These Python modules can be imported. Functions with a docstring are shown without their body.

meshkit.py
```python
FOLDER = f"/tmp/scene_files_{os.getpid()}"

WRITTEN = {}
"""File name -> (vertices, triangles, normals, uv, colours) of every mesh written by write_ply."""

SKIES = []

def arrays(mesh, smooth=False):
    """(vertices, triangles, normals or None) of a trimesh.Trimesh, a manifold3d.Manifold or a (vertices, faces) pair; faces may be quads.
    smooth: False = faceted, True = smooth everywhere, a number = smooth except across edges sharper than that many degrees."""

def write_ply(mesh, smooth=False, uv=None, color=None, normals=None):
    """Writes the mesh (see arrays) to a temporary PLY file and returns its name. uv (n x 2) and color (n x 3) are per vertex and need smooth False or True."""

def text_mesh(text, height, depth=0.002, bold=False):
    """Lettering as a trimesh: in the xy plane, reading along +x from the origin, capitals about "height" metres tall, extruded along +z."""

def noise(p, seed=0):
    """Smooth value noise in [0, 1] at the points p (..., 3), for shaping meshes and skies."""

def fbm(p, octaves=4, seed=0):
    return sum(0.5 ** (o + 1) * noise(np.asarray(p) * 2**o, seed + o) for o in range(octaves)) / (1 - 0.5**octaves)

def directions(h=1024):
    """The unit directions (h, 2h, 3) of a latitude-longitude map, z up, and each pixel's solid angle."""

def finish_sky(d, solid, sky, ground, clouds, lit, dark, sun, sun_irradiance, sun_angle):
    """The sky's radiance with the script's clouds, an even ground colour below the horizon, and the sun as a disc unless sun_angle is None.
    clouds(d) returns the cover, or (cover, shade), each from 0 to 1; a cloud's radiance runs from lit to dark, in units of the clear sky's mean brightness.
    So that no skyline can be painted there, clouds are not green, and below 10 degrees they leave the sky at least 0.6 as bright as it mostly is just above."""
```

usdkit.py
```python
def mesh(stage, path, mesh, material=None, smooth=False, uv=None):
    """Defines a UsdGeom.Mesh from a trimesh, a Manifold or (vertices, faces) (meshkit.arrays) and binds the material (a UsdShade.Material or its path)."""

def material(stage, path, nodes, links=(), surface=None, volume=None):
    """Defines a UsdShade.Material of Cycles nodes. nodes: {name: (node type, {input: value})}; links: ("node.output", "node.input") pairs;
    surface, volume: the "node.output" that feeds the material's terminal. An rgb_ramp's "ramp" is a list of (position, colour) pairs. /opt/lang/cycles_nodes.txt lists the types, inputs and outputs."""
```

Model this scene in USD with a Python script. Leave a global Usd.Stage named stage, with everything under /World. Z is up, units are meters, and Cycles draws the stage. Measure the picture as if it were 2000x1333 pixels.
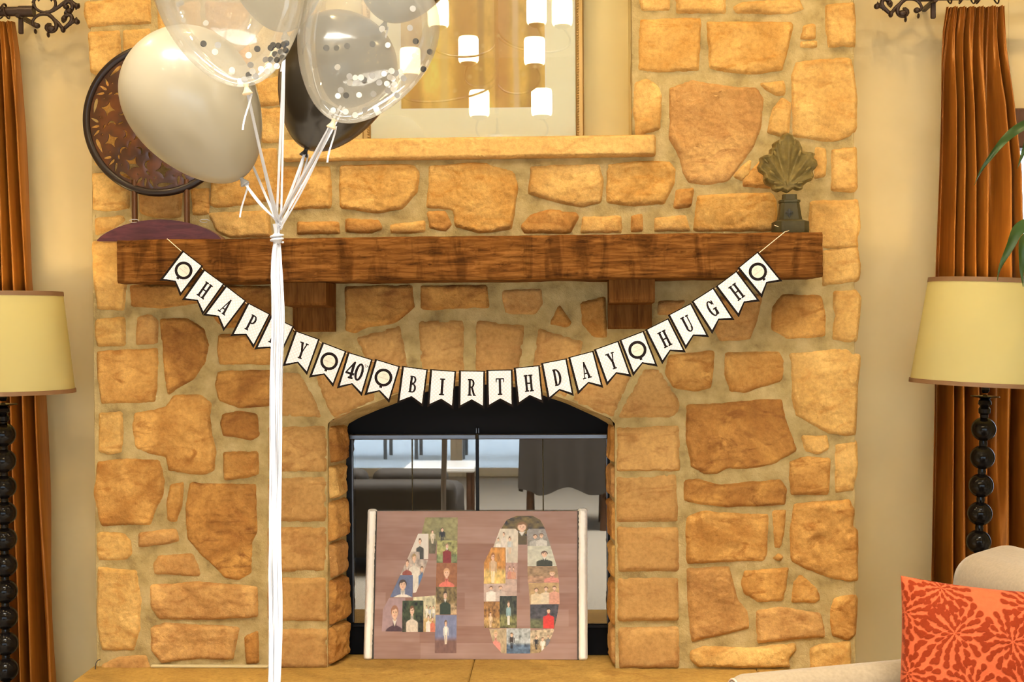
import math, random
import numpy as np, trimesh, shapely
import manifold3d as m3
from scipy.spatial import Delaunay
from shapely.geometry import Polygon, Point, LineString, box as sbox
from shapely import affinity
from shapely.ops import unary_union
from pxr import Usd, UsdGeom, UsdLux, UsdShade, Gf, Sdf, Vt
import usdkit, meshkit

stage = Usd.Stage.CreateInMemory()
UsdGeom.Xform.Define(stage, '/World'); UsdGeom.Scope.Define(stage, '/World/Looks')
rng = np.random.default_rng(7); random.seed(7)
PI = math.pi

# ------------------------------------------------------------------ camera
FPX = 2700.0
CAM = np.array([0.0, -4.85, 1.55])
YAW, PIT, ROL = math.radians(2.2), math.radians(0.76), 0.006
fwd = np.array([-math.sin(YAW) * math.cos(PIT), math.cos(YAW) * math.cos(PIT), -math.sin(PIT)])
r0 = np.array([math.cos(YAW), math.sin(YAW), 0.0]); u0 = np.cross(r0, fwd)
rgt = r0 * math.cos(ROL) - u0 * math.sin(ROL); upv = u0 * math.cos(ROL) + r0 * math.sin(ROL)
cam = UsdGeom.Camera.Define(stage, '/World/camera')
cam.AddTransformOp().Set(Gf.Matrix4d(*rgt, 0, *upv, 0, *(-fwd), 0, *CAM, 1))
cam.CreateHorizontalApertureAttr(36.0); cam.CreateVerticalApertureAttr(36.0 * 1333 / 2000)
cam.CreateFocalLengthAttr(36.0 * FPX / 2000); cam.CreateClippingRangeAttr(Gf.Vec2f(0.05, 200))
EXPOSURE = 2.05
cam.CreateExposureAttr(EXPOSURE)

# ------------------------------------------------------------------ sky and lamp strengths
dome = UsdLux.DomeLight.Define(stage, '/World/sky')
dome.CreateIntensityAttr(0.43); dome.CreateColorAttr(Gf.Vec3f(0.66, 0.83, 1.0))
WARM = (1.0, 0.72, 0.34)          # tungsten bulbs
E_CHANDELIER, E_DOWN, E_LAMP = 9.0, 92.0, 28.0
SKY_X, SKY_Y, SKY_Z = (-2.0, 2.0), (-4.7, -3.1), 4.2     # roof window over the seating: daylight from above
skyl = UsdLux.RectLight.Define(stage, '/World/roof_daylight')
skyl.CreateWidthAttr(SKY_X[1] - SKY_X[0]); skyl.CreateHeightAttr(SKY_Y[1] - SKY_Y[0]); skyl.CreateIntensityAttr(18.5); skyl.CreateColorAttr(Gf.Vec3f(1.0, 0.93, 0.82))
skyl.AddTranslateOp().Set(Gf.Vec3d(0, sum(SKY_Y) / 2, SKY_Z + 0.35))

def ray(px, py):
    return fwd * FPX + rgt * (px - 1000.0) - upv * (py - 666.5)
def P(px, py, Y):
    d = ray(px, py); return CAM + d * ((Y - CAM[1]) / d[1])
def PZ(px, py, Z):
    d = ray(px, py); return CAM + d * ((Z - CAM[2]) / d[2])
def PP(px, py, o, n):
    d = ray(px, py); return CAM + d * (np.dot(np.asarray(o) - CAM, n) / np.dot(d, n))
def XZ(px, py, Y=0.0):
    p = P(px, py, Y); return p[0], p[2]

# ------------------------------------------------------------------ prim helpers
USED, OFF = set(), {}
def numbered(parent, name):
    p, k = f'{parent}/{name}', 0
    while p in USED:
        k += 1; p = f'{parent}/{name}_{k:03d}'
    USED.add(p); return p
def setdata(prim, label=None, cat=None, group=None, kind=None):
    for k, v in (('label', label), ('category', cat), ('group', group), ('kind', kind)):
        if v: prim.SetCustomDataByKey(k, v)
def thing(name, label, cat, loc=(0, 0, 0), group=None, kind=None):
    p = numbered('/World', name); x = UsdGeom.Xform.Define(stage, p)
    x.AddTranslateOp().Set(Gf.Vec3d(*map(float, loc))); OFF[p] = np.array(loc, float)
    setdata(x.GetPrim(), label, cat, group, kind); return p
def vf(mesh):
    v, f, _ = meshkit.arrays(mesh, False); return v, f
def obj(name, mesh, mat, parent='/World', smooth=False, label=None, cat=None, group=None, kind=None, col=None):
    """One Mesh prim, given in world coordinates; below a thing they become local to it."""
    p = numbered(parent, name); v, f = vf(mesh)
    off = OFF.get(parent, np.zeros(3)); OFF[p] = off
    m = usdkit.mesh(stage, p, (v - off, f), LOOK[mat], smooth)
    if col is not None:
        UsdGeom.PrimvarsAPI(m).CreatePrimvar('tint', Sdf.ValueTypeNames.Color3fArray, 'vertex').Set(Vt.Vec3fArray.FromNumpy(np.asarray(col, np.float32)))
    setdata(m.GetPrim(), label, cat, group, kind); return p
cat_ = trimesh.util.concatenate
def T(v, f): return trimesh.Trimesh(np.asarray(v, float), np.asarray(f, int), process=False)

# ------------------------------------------------------------------ shape helpers
def box(x0, x1, y0, y1, z0, z1, r=0.004):
    x0, x1 = sorted((x0, x1)); y0, y1 = sorted((y0, y1)); z0, z1 = sorted((z0, z1))
    r = min(r, (x1 - x0) / 2.01, (y1 - y0) / 2.01, (z1 - z0) / 2.01)
    pts = []
    for i in range(3):
        e = [r, r, r]; e[i] = 0
        for sx in (x0 + e[0], x1 - e[0]):
            for sy in (y0 + e[1], y1 - e[1]):
                for sz in (z0 + e[2], z1 - e[2]): pts.append((sx, sy, sz))
    return m3.Manifold.hull_points(np.array(pts))
def obox(o, e1, e2, a0, a1, b0, b1, z0, z1, r=0.02, seg=16):
    """box with ball-rounded edges along the horizontal axes e1, e2 from o."""
    parts = []
    for a in (a0 + r, a1 - r):
        for b in (b0 + r, b1 - r):
            for z in (z0 + r, z1 - r):
                c = o + e1 * a + e2 * b; parts.append(m3.Manifold.sphere(r, seg).translate((c[0], c[1], z)))
    return m3.Manifold.batch_hull(parts)
def tube(pts, rad, sides=10, cap=True):
    p = np.asarray(pts, float); n = len(p); rad = np.broadcast_to(rad, (n,))
    t = np.gradient(p, axis=0); t /= np.linalg.norm(t, axis=1, keepdims=True) + 1e-12
    a = np.cross(t[0], [0, 0, 1.0] if abs(t[0][2]) < 0.9 else [1.0, 0, 0]); a /= np.linalg.norm(a)
    A = []
    for k in range(n):
        a = a - t[k] * np.dot(a, t[k]); a /= np.linalg.norm(a) + 1e-12; A.append(a)
    A = np.array(A); B = np.cross(t, A); ang = np.arange(sides) * 2 * PI / sides
    v = p[:, None] + rad[:, None, None] * (np.cos(ang)[None, :, None] * A[:, None] + np.sin(ang)[None, :, None] * B[:, None])
    f = []
    for i in range(n - 1):
        for j in range(sides):
            k = (j + 1) % sides; q = [i * sides + j, i * sides + k, (i + 1) * sides + k, (i + 1) * sides + j]
            f += [(q[0], q[1], q[2]), (q[0], q[2], q[3])]
    v = v.reshape(-1, 3)
    if cap:
        v = np.vstack([v, p[:1], p[-1:]]); N = n * sides
        f += [(N, (j + 1) % sides, j) for j in range(sides)] + [(N + 1, (n - 1) * sides + j, (n - 1) * sides + (j + 1) % sides) for j in range(sides)]
    return T(v, f)
def spline(pts, n=40):
    p = np.asarray(pts, float); m = len(p)
    from scipy.interpolate import CubicSpline
    s = np.r_[0, np.cumsum(np.linalg.norm(np.diff(p, axis=0), axis=1))]
    return CubicSpline(s, p)(np.linspace(0, s[-1], n))
def lathe(prof, seg=48):
    """prof: (radius, z) rows from top to bottom or the reverse, about the z axis."""
    pr = np.asarray(prof, float); n = len(pr); ang = np.arange(seg) * 2 * PI / seg
    v = np.stack([pr[:, None, 0] * np.cos(ang), pr[:, None, 0] * np.sin(ang), np.broadcast_to(pr[:, None, 1], (n, seg))], -1).reshape(-1, 3)
    f = []
    for i in range(n - 1):
        for j in range(seg):
            k = (j + 1) % seg; a, b, c, d = i * seg + j, i * seg + k, (i + 1) * seg + k, (i + 1) * seg + j
            f += [(a, b, c), (a, c, d)]
    t = T(v, f)
    if pr[-1, 1] < pr[0, 1]: t.invert()
    return t
def moved(m, loc, R=None):
    m = m.copy() if isinstance(m, trimesh.Trimesh) else T(*vf(m))
    if R is not None: m.vertices = m.vertices @ np.asarray(R).T
    m.vertices = m.vertices + np.asarray(loc); return m
def axes(a, hint=(0, 1, 0)):
    """rotation whose third column is the direction a"""
    a = np.asarray(a, float) / np.linalg.norm(a); x = np.cross(hint, a)
    if np.linalg.norm(x) < 1e-6: x = np.cross((1, 0, 0), a)
    x /= np.linalg.norm(x); return np.stack([x, np.cross(a, x), a], 1)
def grid_faces(n, m, wrap=False):
    i, j = np.meshgrid(np.arange(n - 1), np.arange(m if wrap else m - 1), indexing='ij')
    k = (j + 1) % m
    a, b, c, d = i * m + j, i * m + k, (i + 1) * m + k, (i + 1) * m + j
    return np.concatenate([np.stack([a, b, c], -1).reshape(-1, 3), np.stack([a, c, d], -1).reshape(-1, 3)])
def extrude(poly, h):
    gs = [g for g in (poly.geoms if hasattr(poly, 'geoms') else [poly]) if g.area > 1e-9]
    return cat_([trimesh.creation.extrude_polygon(g, h, engine='earcut') for g in gs])
def plate(poly, o, u, v, h, lift=0.0):
    """flat polygon (in u,v metres) as a plate of thickness h whose front is lift + h before o (towards u x v)."""
    e = extrude(poly, h); n = np.cross(u, v); q = np.asarray(e.vertices)
    return T(np.asarray(o) + q[:, :1] * u + q[:, 1:2] * v + (q[:, 2:3] + lift) * n, e.faces)
def tri_fill(poly, step, jit=0.25, seed=0):
    """points and triangles filling the polygon (holes allowed), and the ordered boundary rings"""
    r = np.random.default_rng(seed); rings, B = [], []
    for ring in [poly.exterior, *poly.interiors]:
        n = max(8, int(ring.length / step)); q = np.array([ring.interpolate(k / n, normalized=True).coords[0] for k in range(n)])
        rings.append(np.arange(n) + sum(map(len, B))); B.append(q)
    B = np.vstack(B); x0, y0, x1, y1 = poly.bounds
    gx, gy = np.meshgrid(np.arange(x0, x1, step), np.arange(y0, y1, step)); g = np.stack([gx.ravel(), gy.ravel()], 1)
    g = g + r.uniform(-jit, jit, g.shape) * step
    inner = poly.buffer(-0.45 * step)
    g = g[shapely.contains_xy(inner, g[:, 0], g[:, 1])]
    pts = np.vstack([B, g]); tri = Delaunay(pts).simplices
    c = pts[tri].mean(1); tri = tri[shapely.contains_xy(poly.buffer(1e-6), c[:, 0], c[:, 1])]
    a = pts[tri]; ar = (a[:, 1, 0] - a[:, 0, 0]) * (a[:, 2, 1] - a[:, 0, 1]) - (a[:, 1, 1] - a[:, 0, 1]) * (a[:, 2, 0] - a[:, 0, 0])
    tri = np.where((ar < 0)[:, None], tri[:, [0, 2, 1]], tri)
    return pts, tri, rings
def slab(poly, o, u, v, height, depth, step=0.012, seed=0):
    """relief plate: polygon in (u,v), front displaced by height(pts, dist_to_edge), skirt going back by depth."""
    pts, tri, rings = tri_fill(poly, step, seed=seed); n = np.cross(u, v)
    d = shapely.distance(poly.boundary, shapely.points(pts)); h = height(pts, d)
    f = [tri]; V = [np.asarray(o) + pts[:, :1] * u + pts[:, 1:] * v + h[:, None] * n]; N = len(pts)
    for ring in rings:
        b = pts[ring]; V.append(np.asarray(o) + b[:, :1] * u + b[:, 1:] * v - depth * n); m = len(ring)
        i = np.arange(m); k = (i + 1) % m
        f.append(np.stack([ring[i], N + i, N + k], 1)); f.append(np.stack([ring[i], N + k, ring[k]], 1)); N += m
    t = T(np.vstack(V), np.vstack(f))
    return t
def fb(p, s, seed=0, oct=4):
    p = np.asarray(p, float)
    q = np.concatenate([p * s, np.full((len(p), 3 - p.shape[1]), 0.37)], 1) if p.shape[1] < 3 else p * s
    return meshkit.fbm(q, oct, seed)
EX, EY, EZ = np.eye(3)

# ------------------------------------------------------------------ materials
LOOK = {}
def mk(name, nodes, links, surface='p.BSDF'):
    LOOK[name] = usdkit.material(stage, f'/World/Looks/{name}', nodes, links, surface=surface)
def plain(name, c, rough=0.5, metal=0.0, spec=0.5, **kw):
    mk(name, {'p': ('principled_bsdf', dict(base_color=c, roughness=rough, metallic=metal, specular_ior_level=spec, **kw))}, [])
def noisy(name, ramp, scale=8, detail=5, rough=0.6, bump=0.0, bscale=60, bdist=0.004, stretch=(1, 1, 1), nrough=0.55, metal=0.0, spec=0.3, distortion=0.0, **kw):
    N = {'t': ('texture_coordinate', {}), 'm': ('mapping', dict(scale=stretch)), 'n': ('noise_texture', dict(scale=scale, detail=detail, roughness=nrough, distortion=distortion)),
         'r': ('rgb_ramp', dict(ramp=ramp)), 'p': ('principled_bsdf', dict(roughness=rough, metallic=metal, specular_ior_level=spec, **kw))}
    L = [('t.object', 'm.vector'), ('m.vector', 'n.vector'), ('n.fac', 'r.fac'), ('r.color', 'p.base_color')]
    if bump:
        N['bn'] = ('noise_texture', dict(scale=bscale, detail=4, roughness=0.6)); N['b'] = ('bump', dict(strength=bump, distance=bdist))
        L += [('m.vector', 'bn.vector'), ('bn.fac', 'b.height'), ('b.normal', 'p.normal')]
    mk(name, N, L)
def tinted(name, rough=0.5, spec=0.3, bump=0.0, bscale=200, **kw):
    N = {'a': ('attribute', dict(attribute='tint')), 'p': ('principled_bsdf', dict(roughness=rough, specular_ior_level=spec, **kw))}
    L = [('a.color', 'p.base_color')]
    if bump:
        N['t'] = ('texture_coordinate', {}); N['bn'] = ('noise_texture', dict(scale=bscale, detail=3)); N['b'] = ('bump', dict(strength=bump, distance=0.002))
        L += [('t.object', 'bn.vector'), ('bn.fac', 'b.height'), ('b.normal', 'p.normal')]
    mk(name, N, L)
def glow(name, c, s):
    mk(name, {'e': ('emission', dict(color=c, strength=s))}, [], 'e.emission')
def film(name, tint, gloss, rough, ior, add=0.0, body=None):
    N = {'tr': ('transparent_bsdf', dict(color=tint)), 'g': ('glossy_bsdf', dict(color=(1, 1, 1), roughness=rough)), 'f': ('fresnel', dict(IOR=ior)),
         'k': ('math', dict(math_type='multiply_add', value2=gloss, value3=add)), 'x': ('mix_closure', {})}
    L = [('f.fac', 'k.value1'), ('k.value', 'x.fac'), ('tr.BSDF', 'x.closure1'), ('g.BSDF', 'x.closure2')]
    if body:
        N['d'] = ('diffuse_bsdf', dict(color=body[0])); N['y'] = ('mix_closure', dict(fac=body[1]))
        L += [('x.closure', 'y.closure1'), ('d.BSDF', 'y.closure2')]
        mk(name, N, L, 'y.closure')
    else: mk(name, N, L, 'x.closure')

STONE_TINT = np.array([0.92, 0.77, 0.43])
def stone_mat(name, a, b, c, s=5.0, bump=0.9):
    """three tones: broad patches a-b, veins of c, fine grain"""
    a, b, c = (tuple(np.array(x) * STONE_TINT) for x in (a, b, c))
    N = {'t': ('texture_coordinate', {}), 'n': ('noise_texture', dict(scale=s, detail=6, roughness=0.62, distortion=0.6)), 'r': ('rgb_ramp', dict(ramp=[(0.32, tuple(x * .80 for x in a)), (0.42, a), (0.52, tuple((x + y) / 2 for x, y in zip(a, b))), (0.64, tuple(x * 1.12 for x in b))])),
         'm2': ('mapping', dict(scale=(1, 1, 2.2))), 'n2': ('noise_texture', dict(scale=9, detail=5, roughness=0.6, distortion=1.2)), 'r2': ('rgb_ramp', dict(ramp=[(0.52, (0, 0, 0)), (0.68, (1, 1, 1))])),
         'x': ('mix', dict(mix_type='mix', color2=c)), 'n3': ('noise_texture', dict(scale=70, detail=4, roughness=0.7)), 'r3': ('rgb_ramp', dict(ramp=[(0.3, (0.74, 0.72, 0.70)), (0.62, (1.05, 1.05, 1.05))])),
         'y': ('mix', dict(mix_type='multiply', fac=0.8)), 'bn': ('noise_texture', dict(scale=30, detail=8, roughness=0.66)), 'b': ('bump', dict(strength=bump, distance=0.011)),
         'p': ('principled_bsdf', dict(roughness=0.82, specular_ior_level=0.2))}
    L = [('t.object', 'n.vector'), ('n.fac', 'r.fac'), ('t.object', 'm2.vector'), ('m2.vector', 'n2.vector'), ('n2.fac', 'r2.fac'), ('r2.color', 'x.fac'), ('r.color', 'x.color1'),
         ('t.object', 'n3.vector'), ('n3.fac', 'r3.fac'), ('x.color', 'y.color1'), ('r3.color', 'y.color2'), ('y.color', 'p.base_color'),
         ('t.object', 'bn.vector'), ('bn.fac', 'b.height'), ('b.normal', 'p.normal')]
    mk(name, N, L)
stone_mat('stone_o', (0.51, 0.295, 0.13), (0.70, 0.47, 0.25), (0.43, 0.225, 0.09))
stone_mat('stone_y', (0.66, 0.46, 0.25), (0.77, 0.585, 0.36), (0.60, 0.38, 0.185))
stone_mat('stone_p', (0.53, 0.335, 0.195), (0.66, 0.465, 0.30), (0.44, 0.26, 0.15))
stone_mat('stone_g', (0.62, 0.40, 0.185), (0.72, 0.52, 0.29), (0.55, 0.32, 0.12))
stone_mat('stone_d', (0.41, 0.22, 0.095), (0.62, 0.39, 0.185), (0.30, 0.15, 0.065))
stone_mat('stone_c', (0.49, 0.325, 0.195), (0.56, 0.395, 0.25), (0.42, 0.255, 0.15), s=3.5, bump=0.35)
stone_mat('sill_stone', (0.70, 0.52, 0.31), (0.79, 0.62, 0.40), (0.64, 0.44, 0.25), bump=0.5)
stone_mat('hearth_stone', (0.41, 0.29, 0.125), (0.47, 0.345, 0.155), (0.36, 0.24, 0.10), s=4, bump=0.3)
noisy('mortar', [(0.32, (0.28, 0.20, 0.085)), (0.45, (0.40, 0.30, 0.13)), (0.55, (0.455, 0.345, 0.16)), (0.68, (0.52, 0.40, 0.195))], scale=14, detail=7, rough=0.95, bump=0.9, bscale=90, bdist=0.005, spec=0.1)
noisy('plaster', [(0.3, (0.58, 0.465, 0.255)), (0.7, (0.625, 0.505, 0.285))], scale=3, detail=4, rough=0.85, bump=0.10, bscale=35, spec=0.2)
noisy('niche_plaster', [(0.3, (0.66, 0.54, 0.27)), (0.7, (0.70, 0.575, 0.29))], scale=3, detail=3, rough=0.85, bump=0.08, bscale=35, spec=0.2)
plain('caulk', (0.52, 0.43, 0.24), 0.8)
plain('ceiling_paint', (0.80, 0.74, 0.62), 0.9)
noisy('carpet', [(0.3, (0.30, 0.27, 0.23)), (0.7, (0.38, 0.345, 0.30))], scale=60, detail=3, rough=0.95, spec=0.1)
noisy('patio_concrete', [(0.3, (0.66, 0.65, 0.64)), (0.7, (0.74, 0.73, 0.72))], scale=3, detail=4, rough=0.9)
def wood_mat(name, a, b, c, stretch, rough=0.5, scale=6, marks=True, spec=0.35):
    N = {'t': ('texture_coordinate', {}), 'm': ('mapping', dict(scale=stretch)), 'n': ('noise_texture', dict(scale=scale, detail=7, roughness=0.6, distortion=0.5)),
         'r': ('rgb_ramp', dict(ramp=[(0.32, a), (0.5, b), (0.68, c)])), 'm2': ('mapping', dict(scale=(9, 9, 1.6))), 'n2': ('noise_texture', dict(scale=1.6, detail=4, roughness=0.55, distortion=0.8)),
         'r2': ('rgb_ramp', dict(ramp=[(0.40, (0.42, 0.36, 0.32)), (0.52, (1, 1, 1))])), 'x': ('mix', dict(mix_type='multiply', fac=0.75 if marks else 0.0)),
         'b': ('bump', dict(strength=0.35, distance=0.003)), 'p': ('principled_bsdf', dict(roughness=rough, specular_ior_level=spec))}
    L = [('t.object', 'm.vector'), ('m.vector', 'n.vector'), ('n.fac', 'r.fac'), ('t.object', 'm2.vector'), ('m2.vector', 'n2.vector'), ('n2.fac', 'r2.fac'), ('r.color', 'x.color1'), ('r2.color', 'x.color2'),
         ('x.color', 'p.base_color'), ('n.fac', 'b.height'), ('b.normal', 'p.normal')]
    mk(name, N, L)
wood_mat('beam_wood', (0.055, 0.018, 0.0035), (0.155, 0.058, 0.011), (0.255, 0.11, 0.024), (1.3, 9, 14), spec=0.06, rough=0.7)
wood_mat('corbel_wood', (0.10, 0.036, 0.008), (0.15, 0.06, 0.014), (0.20, 0.085, 0.022), (14, 9, 1.5), marks=False, spec=0.05, rough=0.75)
wood_mat('window_wood', (0.07, 0.032, 0.016), (0.11, 0.05, 0.025), (0.15, 0.07, 0.035), (9, 9, 1.2), marks=False)
wood_mat('gong_wood', (0.055, 0.014, 0.02), (0.085, 0.022, 0.03), (0.12, 0.032, 0.04), (2, 9, 12), rough=0.35, marks=False)
noisy('gong_bronze', [(0.3, (0.022, 0.008, 0.006)), (0.5, (0.055, 0.018, 0.007)), (0.7, (0.13, 0.040, 0.010))], scale=9, detail=3, rough=0.3, metal=0.0, spec=0.5)
plain('gong_rim', (0.018, 0.009, 0.007), 0.3, 0.0, 0.4)
plain('bronze_post', (0.13, 0.06, 0.03), 0.3, 0.7)
noisy('finial_bronze', [(0.3, (0.105, 0.078, 0.024)), (0.55, (0.20, 0.145, 0.044)), (0.75, (0.31, 0.225, 0.07))], scale=26, detail=5, rough=0.5, spec=0.2, bump=0.15, bscale=120)
noisy('finial_base', [(0.3, (0.040, 0.034, 0.012)), (0.7, (0.075, 0.060, 0.022))], scale=20, detail=5, rough=0.5, spec=0.2, bump=0.1, bscale=120)
plain('dark_relief', (0.02, 0.018, 0.012), 0.5)
plain('black_metal', (0.004, 0.004, 0.005), 0.6, 0.0, 0.08)
plain('satin_black', (0.006, 0.006, 0.007), 0.4, 0.0, 0.15)
plain('steel', (0.13, 0.135, 0.15), 0.35, 1.0)
noisy('firebrick', [(0.3, (0.05, 0.045, 0.04)), (0.7, (0.09, 0.08, 0.07))], scale=12, rough=0.9)
noisy('log_bark', [(0.3, (0.06, 0.05, 0.04)), (0.7, (0.16, 0.13, 0.10))], scale=20, rough=0.9, stretch=(1, 6, 6))
film('door_glass', (0.45, 0.45, 0.45), 2.2, 0.012, 1.5, 0.13)
film('picture_glass', (0.97, 0.97, 0.97), 1.0, 0.01, 1.5, 0.03)
film('window_glass', (0.97, 0.98, 0.98), 1.0, 0.0, 1.45)
film('clear_latex', (0.95, 0.95, 0.94), 0.5, 0.0, 1.33, 0.0, body=((0.46, 0.43, 0.36), 0.18))
plain('grey_latex', (0.275, 0.235, 0.165), 0.3, 0.0, 0.35, coat_weight=0.3, coat_roughness=0.06)
plain('black_latex', (0.022, 0.016, 0.010), 0.22, 0.0, 0.5, coat_weight=0.3, coat_roughness=0.12)
plain('knot_tan', (0.72, 0.57, 0.38), 0.5)
plain('knot_grey', (0.30, 0.29, 0.28), 0.45)
plain('satin_ribbon', (0.46, 0.46, 0.49), 0.3, 0.0, 0.6)
plain('confetti_black', (0.02, 0.02, 0.022), 0.5)
plain('confetti_white', (0.62, 0.60, 0.56), 0.6)
plain('confetti_grey', (0.32, 0.31, 0.30), 0.5)
noisy('curtain_silk', [(0.3, (0.27, 0.092, 0.012)), (0.7, (0.44, 0.17, 0.024))], scale=7, detail=4, rough=0.38, metal=0.35, stretch=(5, 5, 0.4), spec=0.5, bump=0.1, bscale=50)
plain('curtain_lining', (0.62, 0.56, 0.44), 0.8)
plain('rod_iron', (0.038, 0.020, 0.014), 0.4, 0.3)
N_ = {'d': ('diffuse_bsdf', dict(color=(0.58, 0.51, 0.24))), 't': ('translucent_bsdf', dict(color=(0.62, 0.58, 0.28))), 'x': ('mix_closure', dict(fac=0.26))}
mk('lamp_shade', N_, [('d.BSDF', 'x.closure1'), ('t.BSDF', 'x.closure2')], 'x.closure')
plain('shade_trim', (0.20, 0.105, 0.045), 0.6)
plain('lamp_black', (0.005, 0.004, 0.004), 0.14, 0.0, 0.2)
glow('lamp_bulb', WARM, E_LAMP)
glow('downlight', WARM, E_DOWN)
glow('candle_shade', WARM, E_CHANDELIER)
plain('chandelier_iron', (0.03, 0.022, 0.018), 0.45, 0.5)
plain('gilt', (0.36, 0.235, 0.085), 0.35, 0.55)
plain('mat_board', (0.97, 0.92, 0.66), 0.8)
plain('mat_liner', (0.95, 0.90, 0.72), 0.8)
tinted('print_paper', 0.55, 0.3)
tinted('photo_gloss', 0.35, 0.4)
tinted('board_print', 0.5, 0.3)
tinted('velvet', 0.85, 0.1, bump=0.35, bscale=420, sheen_weight=0.10, sheen_tint=(1.0, 0.45, 0.25), sheen_roughness=0.4)
plain('white_foam', (0.95, 0.93, 0.88), 0.7)
plain('dark_edging', (0.06, 0.055, 0.05), 0.8)
plain('card_black', (0.013, 0.009, 0.008), 0.8, 0.0, 0.1)
plain('ink', (0.014, 0.009, 0.010), 0.7, 0.0, 0.1)
plain('ink_faint', (0.36, 0.33, 0.32), 0.6)
plain('label_cream', (0.74, 0.69, 0.60), 0.7)
plain('string_cream', (0.80, 0.66, 0.48), 0.7)
# polka dots: white on a pale lilac grey card
mk('polka_card', {'t': ('texture_coordinate', {}), 'm': ('mapping', dict(rotation=(0, PI / 4, 0))), 'v': ('voronoi_texture', dict(dimensions='3D', scale=112.0, randomness=0.0)),
    'r': ('rgb_ramp', dict(ramp=[(0.30, (0.86, 0.86, 0.88)), (0.38, (0.70, 0.69, 0.735))])), 'p': ('principled_bsdf', dict(roughness=0.7, specular_ior_level=0.2))},
   [('t.object', 'm.vector'), ('m.vector', 'v.vector'), ('v.distance', 'r.fac'), ('r.color', 'p.base_color')])
noisy('sofa_linen', [(0.3, (0.175, 0.13, 0.078)), (0.7, (0.21, 0.156, 0.096))], scale=120, detail=3, rough=0.85, bump=0.15, bscale=500, bdist=0.001, spec=0.2, sheen_weight=0.2)
plain('sofa_piping', (0.40, 0.27, 0.20), 0.8)
mk('leaf_green', {'d': ('principled_bsdf', dict(base_color=(0.035, 0.085, 0.018), roughness=0.35)), 't': ('translucent_bsdf', dict(color=(0.10, 0.20, 0.03))), 'x': ('mix_closure', dict(fac=0.25))},
   [('d.BSDF', 'x.closure1'), ('t.BSDF', 'x.closure2')], 'x.closure')
plain('cane', (0.14, 0.13, 0.06), 0.6); plain('terracotta', (0.36, 0.16, 0.08), 0.7); plain('soil', (0.05, 0.035, 0.025), 0.95)
plain('wire_black', (0.02, 0.02, 0.02), 0.5)
plain('dark_sofa', (0.045, 0.038, 0.034), 0.7); plain('dark_cloth', (0.06, 0.052, 0.048), 0.85); plain('china_white', (0.85, 0.85, 0.85), 0.3)
plain('wicker', (0.25, 0.22, 0.19), 0.8); plain('patio_metal', (0.10, 0.10, 0.10), 0.5); plain('white_paint', (0.75, 0.73, 0.68), 0.6)

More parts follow.
